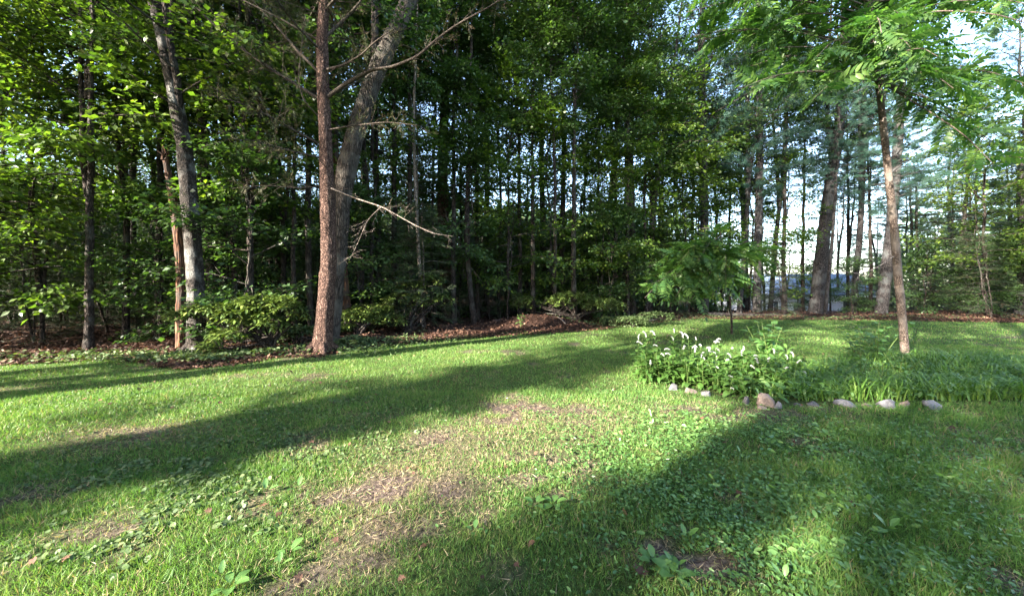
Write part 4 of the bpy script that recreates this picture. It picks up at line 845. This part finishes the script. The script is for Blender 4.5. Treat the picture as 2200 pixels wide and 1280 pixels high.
ros = [(1190, 1090, 5, .085, 'plantain with five upright leaves in the middle foreground shade'), (1150, 1092, 5, .07, 'smaller plantain just left of the five leaved one in the middle foreground'), (1300, 1025, 2, .06, 'pair of pale leaves alone in the grass above the middle foreground plantain'),
 (1405, 1215, 5, .10, 'dark glossy plantain on the bare soil patch near the bottom'), (1448, 1245, 5, .10, 'wide dark plantain right of the bare soil patch at the bottom'), (1475, 1165, 3, .08, 'tall pale leaved weed rising from the bare soil patch'), (1557, 975, 2, .10, 'single tall tongue shaped leaf standing in the shaded right lawn'),
 (1655, 960, 5, .07, 'round leaved plantain in the shaded lawn below the stones'), (1640, 955, 3, .07, 'low rosette touching the round leaved plantain below the stones'), (1910, 1145, 3, .10, 'yellow green wavy leaf standing at the right edge of the picture'), (1685, 1255, 3, .09, 'bright sunlit broad leaf upright near the bottom right corner'),
 (620, 1195, 4, .075, 'pale plantain on thin turf in the lower left'), (600, 1225, 3, .07, 'pale plantain leaf lying below the lower left one'), (495, 1268, 5, .085, 'large plantain cut off by the bottom edge at left'), (475, 1250, 3, .06, 'small upright weed beside the bottom left plantain'), (532, 1165, 1, .06, 'lone pale leaf sticking up in the lower left grass'),
 (570, 1062, 3, .08, 'grey green weed on the ivy patch edge at left'), (640, 1055, 3, .07, 'small grey green weed right of the one on the ivy patch edge'), (1765, 1195, 6, .07, 'sunlit yellow green weed clump in the lower right corner'), (1830, 1240, 6, .07, 'sunlit leafy weed nearest the lower right corner'), (1610, 1060, 6, .06, 'rounded leafy weed in the middle of the shaded right lawn'),
 (1650, 1030, 5, .06, 'leafy weed just above the rounded one in the shaded lawn'), (1780, 940, 4, .08, 'long leaved weed in the lawn below the right hand stones'), (1330, 1075, 4, .06, 'feathery weed right of the middle foreground plantains'), (1020, 1150, 4, .055, 'faint small weed in the central foreground grass'), (1450, 1225, 3, .07, 'upright plantain leaf between the two dark plantains'),
 (1880, 880, 3, .06, 'small flat weed in front of the big flat stone'), (1770, 875, 2, .06, 'pale flat leaf lying in front of the low grey stone')]
for q_ in ros: rosette(q_[0], q_[1], q_[2], q_[3], q_[4], .75 if q_[2] < 4 else .45, 1 if q_[2] < 4 else 0)
g = np.random.default_rng(17); n = 420; y = np.sqrt(g.uniform(1.7 ** 2, 9 ** 2, n)); x = g.uniform(-1.5, 1.45, n) * y; k_ = lawn_mask(x, y) > .6; x, y = x[k_], y[k_]; n = len(x)
mb = MB(); mb.leaves(MAPLE, np.stack([x, y, hz(x, y) + .02 + g.uniform(0, .02, n)], 1), g.normal(0, 1, (n, 3)) * np.array([1, 1, .3]), g.normal(0, .5, (n, 3)) + np.array([0, 0, 1.]), g.uniform(.025, .06, n), g.uniform(.3, 1, n))
for q_ in range(160):
    yy = float(np.sqrt(g.uniform(3, 40))); xx = g.uniform(-1.4, 1.3) * yy; a_ = g.uniform(0, 6.28); L_ = g.uniform(.03, .14); z_ = hz1(xx, yy) + .012; dx_ = math.cos(a_) * L_; dy_ = math.sin(a_) * L_
    mb.tube([(xx, yy, z_), (xx + dx_ * .5, yy + dy_ * .5 + .008, z_ + .012), (xx + dx_, yy + dy_, z_ + .006)], [.0028, .0022, .0012], 4, .3)
o = obj('lawn_debris', mb.mesh('lawn_debris'), M['litter']); o['kind'] = 'stuff'; tag(o, 'small dead leaves and twigs scattered over the lawn', 'leaf litter')
x, y = G(1372, 1250); b = MB(); v, f = MAPLE; v = v.copy(); v[:, 2] += np.abs(v[:, 1]) * .4; b.add(v * .09, f, None, .7); o = obj('fallen_leaf', b.mesh('fallen_leaf'), M['litter']); o.location = (x, y, hz1(x, y) + .04); o.rotation_euler = (.2, .1, 1); tag(o, 'single curled brown leaf on the grass at the bottom', 'fallen leaf')

# ------------------------------------------------------------------ stones
def stone(px, py, w, h, mat, label, seed, flat=.0):
    x, y = G(px, py); s = y / FPX; W_ = w * s / 2 * .86; H_ = h * s * .9; g = np.random.default_rng(seed)
    n1, n2 = 20, 14; v = []
    cuts = [(lambda a: a / np.linalg.norm(a))(g.normal(0, 1, 3) + np.array([0, 0, .2])) for _ in range(14)]; cd = g.uniform(.34, .80, 14)
    for i_ in range(n2 + 1):
        th = math.pi * i_ / n2
        for j_ in range(n1):
            ph = 2 * math.pi * j_ / n1; p = np.array([math.sin(th) * math.cos(ph), math.sin(th) * math.sin(ph), math.cos(th)]); 
            for c, dd in zip(cuts, cd):
                t = p @ c
                if t > dd: p = p - c * (t - dd)
            p *= 1 + .05 * (vnoise(ph * 3 + seed, th * 4, seed) - .5); v.append(p)
    v = np.array(v); v *= (1 + .16 * (vnoise(v[:, 0] * 5 + v[:, 2] * 7 + seed, v[:, 1] * 6 + v[:, 2] * 3, seed) - .5))[:, None]; v[:, 0] *= W_ * 1.12; v[:, 1] *= W_ * .85; zt = v[:, 2].max(); v[:, 2] *= H_ / (zt * 1.45); v[:, 2] += H_ * .42
    q = [(i_ * n1 + j_, (i_ + 1) * n1 + j_, (i_ + 1) * n1 + (j_ + 1) % n1, i_ * n1 + (j_ + 1) % n1) for i_ in range(n2) for j_ in range(n1)]
    b = MB(); b.add(v, None, q); o = obj('edging_stone', b.mesh('edging_stone'), M[mat]); o.location = (x, y, hz1(x, y) - .02 - .2 * H_); o.rotation_euler = (0, 0, g.uniform(-.4, .4)); tag(o, label, 'stone')
stone(1445, 839, 30, 22, 'stone_grey', 'grey flat faced stone at the left end of the bed edging', 1)
stone(1482, 845, 34, 18, 'stone_pink', 'low pinkish stone, second from the left end of the edging', 2)
stone(1516, 851, 36, 20, 'stone_grey', 'sloping pale grey stone, third from the left end of the edging', 3)
stone(1603, 868, 30, 24, 'stone_dark', 'dark purplish stone just left of the big pink boulder', 4)
stone(1640, 873, 46, 38, 'stone_pink', 'big pinkish brown boulder in the middle of the edging, the tallest', 5)
stone(1636, 878, 22, 12, 'stone_pink', 'small pale chip leaning at the top left of the boulder', 6)
stone(1668, 878, 24, 24, 'stone_grey', 'small upright bluish stone right of the big pink boulder', 7)
stone(1712, 872, 34, 10, 'stone_dark', 'sunken dark stone right of the small upright one', 8)
stone(1745, 872, 30, 14, 'stone_dark', 'low rounded dark stone beside a white fallen petal', 9)
stone(1817, 874, 52, 24, 'stone_grey', 'broad low bluish grey stone left of the small rubble', 10)
stone(1860, 873, 32, 14, 'stone_pink', 'small pale rubble stone between two broad grey stones', 11)
stone(1903, 874, 54, 28, 'stone_grey', 'blocky flat topped grey stone with a dark hollow in front', 12)
stone(1945, 872, 28, 20, 'stone_pink', 'small brownish stone at the right end of the visible edging', 13)
stone(2000, 876, 50, 24, 'stone_grey', 'grey edging stone further right past the small brownish one', 14)


# ------------------------------------------------------------------ gooseneck loosestrife in the bed
HL = [leafmesh(LANCE, 'herb', .5, 1.5), leafmesh(LANCE, 'herb', .25, 1.35), leafmesh(LANCE, 'herb', .8, 1.7)]
def spike_mesh(seed, L=.11):
    g = np.random.default_rng(seed); b = MB(); p = []
    for t in np.linspace(0, 1, 10): p.append((L * (t * .75 + .25 * math.sin(t * 2)), 0, L * (.35 * math.sin(t * 2.6))))
    p = np.array(p); n = 84; u = g.random(n) ** .8; c = np.stack([np.interp(u, np.linspace(0, 1, 10), p[:, k]) for k in range(3)], 1)
    th = g.uniform(0, 6.28, n); R = .009 * (1 - .6 * u); d = np.stack([np.zeros(n), np.cos(th), np.sin(th)], 1)
    b.leaves(QUAD, c + d * R[:, None] * .4, d + np.array([.4, 0, 0]), g.normal(0, 1, (n, 3)), .017 * (1.1 - .5 * u), g.random(n), 1.3)
    b.tube(p, np.linspace(.006, .003, 10), 4); me = b.mesh('flower_spike'); me.materials.append(M['petal']); return me
SP = [spike_mesh(s) for s in range(4)]
STM = {}
def herb(px, py, d, flower, g, label, hmin=.22, group=None, wmul=1.0):
    tip = P(px, py, d); bx = tip[0] + g.normal(0, .04); by = d + g.normal(0, .04); bz = hz1(bx, by); h = max(hmin, tip[2] - bz)
    r = thing('loosestrife_plant', label, 'flower', (bx, by, bz), 0, group)
    end = np.array([tip[0] - bx, d - by, h]); pts = resample([(0, 0, -.02), end * np.array([.2, .2, .5]), end], 6); b = MB(); b.tube(pts, np.linspace(.0045, .0025, 6), 4); obj('stem', b.mesh('stem', True), M['stem'], r)
    nl = int(h / .032); a0 = g.random() * 6
    for k in range(nl):
        t = .12 + .86 * k / nl; c = np.array([np.interp(t * 5, range(6), pts[:, q_]) for q_ in range(3)]); a = a0 + k * 2.4; e = lerp(-.1, .75, t ** 2) + g.normal(0, .15)
        f = np.array([math.cos(a) * math.cos(e), math.sin(a) * math.cos(e), math.sin(e)]); place('leaf', HL[k % 3], r, c, f, np.array([0, 0, 1.0]) + g.normal(0, .15, 3), (.105 + .055 * math.sin(math.pi * t)) * g.uniform(.8, 1.15) * wmul)
    if flower:
        a = flower if isinstance(flower, float) else g.uniform(0, 6.28)
        a = g.uniform(0, 6.28) if g.random() < .5 else g.normal(2.9, .9); place('flower_spike', SP[g.integers(4)], r, end, (math.cos(a), math.sin(a), g.uniform(-.35, 1.5)), (0.01, 0, 1), g.uniform(.65, 1.1))
    return r
z5 = [(75, 265), (185, 225), (305, 205), (570, 170), (560, 270), (690, 240), (760, 240), (870, 270), (510, 400), (430, 490), (525, 480), (690, 400), (810, 375), (855, 440), (940, 350), (1010, 380), (1050, 430), (1140, 455), (1190, 300), (1130, 310),
      (1190, 425), (1360, 390), (940, 510), (990, 540), (1150, 540), (1020, 620), (1180, 655), (1350, 515), (1260, 570), (1490, 480), (1520, 410), (1720, 500), (1720, 590), (1850, 600), (1680, 700), (1370, 775), (1360, 875), (1340, 1010), (130, 330), (240, 610), (340, 350)]
fl = [(1360 + a / 6.4, 680 + b_ / 6.4) for a, b_ in z5] + [(1664, 751), (1705, 758), (1692, 763), (1712, 771), (1732, 801), (1738, 848), (1681, 790)]
g = np.random.default_rng(99)
GF = 'white gooseneck flowers in the stone edged bed'
special = {3: 'tallest white flower spike standing at the back left of the bed', 0: 'white spiked flower at the far left end of the bed', 36: 'white flower spike lying flat low above the stones', 37: 'lowest white flower, hanging just above the boulder', len(fl) - 5 + 2: 'white flower spike standing furthest right in the bed'}
for i_, (px, py) in enumerate(fl):
    d = float(np.interp(py, [700, 840], [6.55, 5.25])) + g.normal(0, .06)
    herb(px, py + 8, d, True, g, special.get(i_, 'leafy loosestrife stem with a white gooseneck flower spike in the bed'), .12, GF)
for _ in range(185):
    bb = g.uniform(.37, .86); d = g.uniform(5.15, 6.5); fr0 = float(np.interp(bb, [.43, .45, .55, .66, .75, .9], [5.9, 5.75, 5.45, 5.1, 4.95, 4.95]))
    if d < fr0: d = fr0 + g.uniform(0, .5)
    top = float(np.interp(d, [5.0, 5.6, 6.6], [.28, .42, .56])) * g.uniform(.72, 1.1) * (1 if bb < .78 else .8); px = 1100 + bb * FPX; py = 620 + (1.6 - top) / d * FPX
    herb(px, py, d, False, g, 'leafy loosestrife stem without a flower filling the bed', .15, 'flowerless loosestrife stems in the bed', 1.1)
herb(1678, 838, 4.95, False, g, 'bright yellow green young shoot right behind the boulder', .25, None, 1.2)

# broad leaved plant at the back of the bed
BLF = leafmesh(HEART, 'bigleaf', .5, 1.0)
def bigplant(px, d, topz, label, n, seed, sz=.17, spread=.34, name='sunflower_plant', stems=4, me=None):
    g = np.random.default_rng(seed); bx = (px - 1100) / FPX * d; bz = hz1(bx, d); r = thing(name, label, 'plant', (bx, d, bz)); me = me or BLF
    for s in range(stems):
        e = np.array([g.normal(0, spread * .6), g.normal(0, spread * .4), topz * g.uniform(.75, 1.0)]); p = resample([(g.normal(0, .04), g.normal(0, .04), 0), e * np.array([.5, .5, .6]), e], 8)
        b = MB(); b.tube(p, np.linspace(.009, .004, 8), 5); obj('stem', b.mesh('stem', True), M['stem'], r)
        for k in range(n // stems):
            t = .3 + .7 * k / (n // stems); c = np.array([np.interp(t * 7, range(8), p[:, q_]) for q_ in range(3)]); a = k * 2.4 + s; el = lerp(-.15, .5, t) + g.normal(0, .15); f = np.array([math.cos(a) * math.cos(el), math.sin(a) * math.cos(el), math.sin(el)])
            place('leaf', me, r, c + f * .05, f, np.array([0, 0, 1.]) + g.normal(0, .2, 3), sz * (1.15 - .55 * t) * g.uniform(.85, 1.15))
bigplant(1650, 6.7, .98, 'bushy plant with broad heart shaped leaves at the back of the bed', 76, 4, .19, .34, 'broadleaf_plant', 7)
bigplant(1885, 7.6, .92, 'leafy green weed clump beside the right trunk', 80, 5, .14, .45, 'weed_clump', 8)
bigplant(1850, 8.2, .70, 'lower leafy weed clump left of the right trunk', 60, 6, .13, .4, 'weed_clump', 6)
bigplant(1120, 13.2, .55, 'small sunlit broadleaf seedling in front of the leaf litter mound', 20, 7, .16, .3, 'seedling_plant', 3)

# long lush grass right of the flowers
g = np.random.default_rng(14); n = 9000; b_ = g.uniform(.72, 1.75, n); y = g.uniform(5.0, 7.5, n); x = b_ * y
k_ = bedf(x, y) & ((b_ > .82) | (g.random(n) < .35)); x, y = x[k_], y[k_]; n = len(x); base = np.stack([x, y, hz(x, y)], 1)
az = g.uniform(0, 6.28, n); hh = g.uniform(.07, .32, n) * (.35 + 1.3 * fbm(x * 2, y * 2, 9)); dx = np.stack([np.cos(az), np.sin(az), np.zeros(n)], 1); sd = np.stack([-np.sin(az), np.cos(az), np.zeros(n)], 1)
w = .0085
prof = [(0, 0, 1), (.15, .5, 1), (.45, .85, .8), (.85, .85, .45), (1.15, .68, 0.05)]
V = np.stack([base + dx * (u * hh)[:, None] + np.array([0, 0, 1.]) * (v * hh)[:, None] + sd * s * w * q for (u, v, q) in prof for s in (1, -1)], 1)
Q = np.array([(2 * k, 2 * k + 1, 2 * k + 3, 2 * k + 2) for k in range(4)])[None] + (np.arange(n) * 10)[:, None, None]
mb = MB(); mb.add(V.reshape(-1, 3), None, Q.reshape(-1, 4), np.repeat(g.random(n), 10)); o = obj('tall_grass', mb.mesh('tall_grass'), M['lushgrass']); o['kind'] = 'stuff'; tag(o, 'long arching green grass filling the right part of the bed', 'grass')
# bed undergrowth
cover('bed_undergrowth', 'low leaves and shoots under the flowers behind the stones', [(1480, 828, .3, .15, 300), (1560, 838, .35, .12, 350)], .05, 'weed', 24, OVAL, .06, 2, .2, .6)

g = np.random.default_rng(41); n = 5200; b_ = g.uniform(.62, 1.7, n); y = g.uniform(4.9, 7.5, n); x = b_ * y; k_ = bedf(x, y) & (fbm(x * 1.6, y * 1.6, 77, 3) > .42); x, y = x[k_], y[k_]; n = len(x)
mb = MB(); mb.leaves(OVAL, np.stack([x, y, hz(x, y) + g.uniform(.05, .24, n)], 1), g.normal(0, 1, (n, 3)) * np.array([1, 1, .4]), g.normal(0, .45, (n, 3)) + np.array([0, 0, 1.]), g.uniform(.05, .10, n), g.random(n))
o = obj('bed_weeds', mb.mesh('bed_weeds'), M['weed']); o['kind'] = 'stuff'; tag(o, 'broad weed leaves mixed through the long grass of the bed', 'ground cover')
for i_, (px, py, w_) in enumerate([(1790, 815, .5), (1850, 800, .42), (1900, 830, .45), (1770, 780, .45), (1830, 840, .36), (1930, 800, .5)]):
    d_ = float(np.interp(py, [780, 840], [6.6, 5.3])); bigplant(px, d_, w_, ['weedy leafy shoot left of the small rubble stone', 'leafy shoot in the middle of the long grass', 'leafy shoot behind the blocky flat topped stone', 'leafy shoot where the flowers meet the long grass', 'low leafy shoot right behind the broad bluish stone', 'leafy shoot at the foot of the right walnut tree'][i_], 24, 50 + i_, .12, .22, 'weed_shoot', 3, HL[0])

# ------------------------------------------------------------------ labels by landmark
ORD = ['nearest', 'second nearest', 'third nearest', 'fourth nearest', 'fifth nearest', 'sixth nearest', 'seventh nearest', 'eighth nearest', 'ninth nearest', 'tenth nearest', 'eleventh nearest', 'twelfth nearest'] + ['%dth nearest' % k for k in range(13, 60)]
def relabel(groupname, noun, landmarks, lim=1.5):
    it = [o for o in COL.objects if o.get('group') == groupname]; buck = {}
    for o in it:
        x, y = o.location.x, o.location.y
        if y < 3 or abs(x / y) > lim:
            o['label'] = noun + ' outside the picture'; continue
        b = x / y; k = min(range(len(landmarks)), key=lambda i_: abs(landmarks[i_][0] - b)); buck.setdefault((k, b < landmarks[k][0]), []).append(o)
    for (k, left), os_ in buck.items():
        os_.sort(key=lambda o: o.location.y)
        for n_, o in enumerate(os_): o['label'] = '%s %s, just %s of the %s' % (ORD[n_] if len(os_) > 1 else 'single', noun, 'left' if left else 'right', landmarks[k][1])
LM = [((px - 1100) / FPX, t) for px, t in [(100, 'wide dark gap at the left edge'), (290, 'mottled trunk by the left edge'), (389, 'orange dead snag'), (425, 'massive mottled trunk'), (455, 'dark trunk by the mottled one'), (520, 'trunk leaning over the rhododendron'), (600, 'brown sunlit trunk'), (665, 'thin upright trunk'), (700, 'reddish tree'),
     (745, 'leaning grey trunk'), (812, 'dark trunk among saplings'), (903, 'slender bare dead stem'), (957, 'stout reddish centre trunk'), (1012, 'crooked trunk in the litter'), (1046, 'tall pale thin stem'), (1100, 'log mound'), (1168, 'straight trunk right of centre'), (1208, 'thin trunk with leafy sprays'), (1304, 'dark trunk curving right'),
     (1357, 'dark trunk lit at its foot'), (1397, 'forked trunk'), (1450, 'left walnut boughs'), (1513, 'trunk behind the young walnut'), (1594, 'slim leaning trunk'), (1627, 'sturdy dark trunk'), (1660, 'thin trunk before the house'), (1755, 'great pine trunk'), (1838, 'mid sized pine trunk'), (1900, 'wide trunk behind the right walnut'), (1946, 'right walnut tree'), (2100, 'last edging stones')]]
relabel(GT, 'tall forest tree', LM); relabel(GU, 'leafy sapling', LM); relabel(GH, 'young hemlock', LM); relabel('dark hemlocks deep in the wood', 'tall dark hemlock', LM); relabel(GP, 'tall pine', LM); relabel('slim dark trees between the bigger trunks', 'slim dark tree', LM); relabel('slim high crowned maples', 'slim high crowned maple', LM); relabel('small leafy maples along the wood edge', 'small leafy maple', LM)
SMK = [((px - 1100) / FPX, t) for px, t in [(1380, 'left tip of the bed'), (1445, 'leftmost grey stone'), (1482, 'low pinkish stone'), (1516, 'sloping pale stone'), (1560, 'gap in the edging'), (1603, 'dark purplish stone'), (1640, 'big pink boulder'), (1668, 'small upright stone'), (1712, 'sunken dark stone'), (1745, 'low rounded dark stone')]]
for k in special: pass
relabel(GF, 'white flowered stem', SMK); relabel('flowerless loosestrife stems in the bed', 'flowerless leafy stem', SMK)
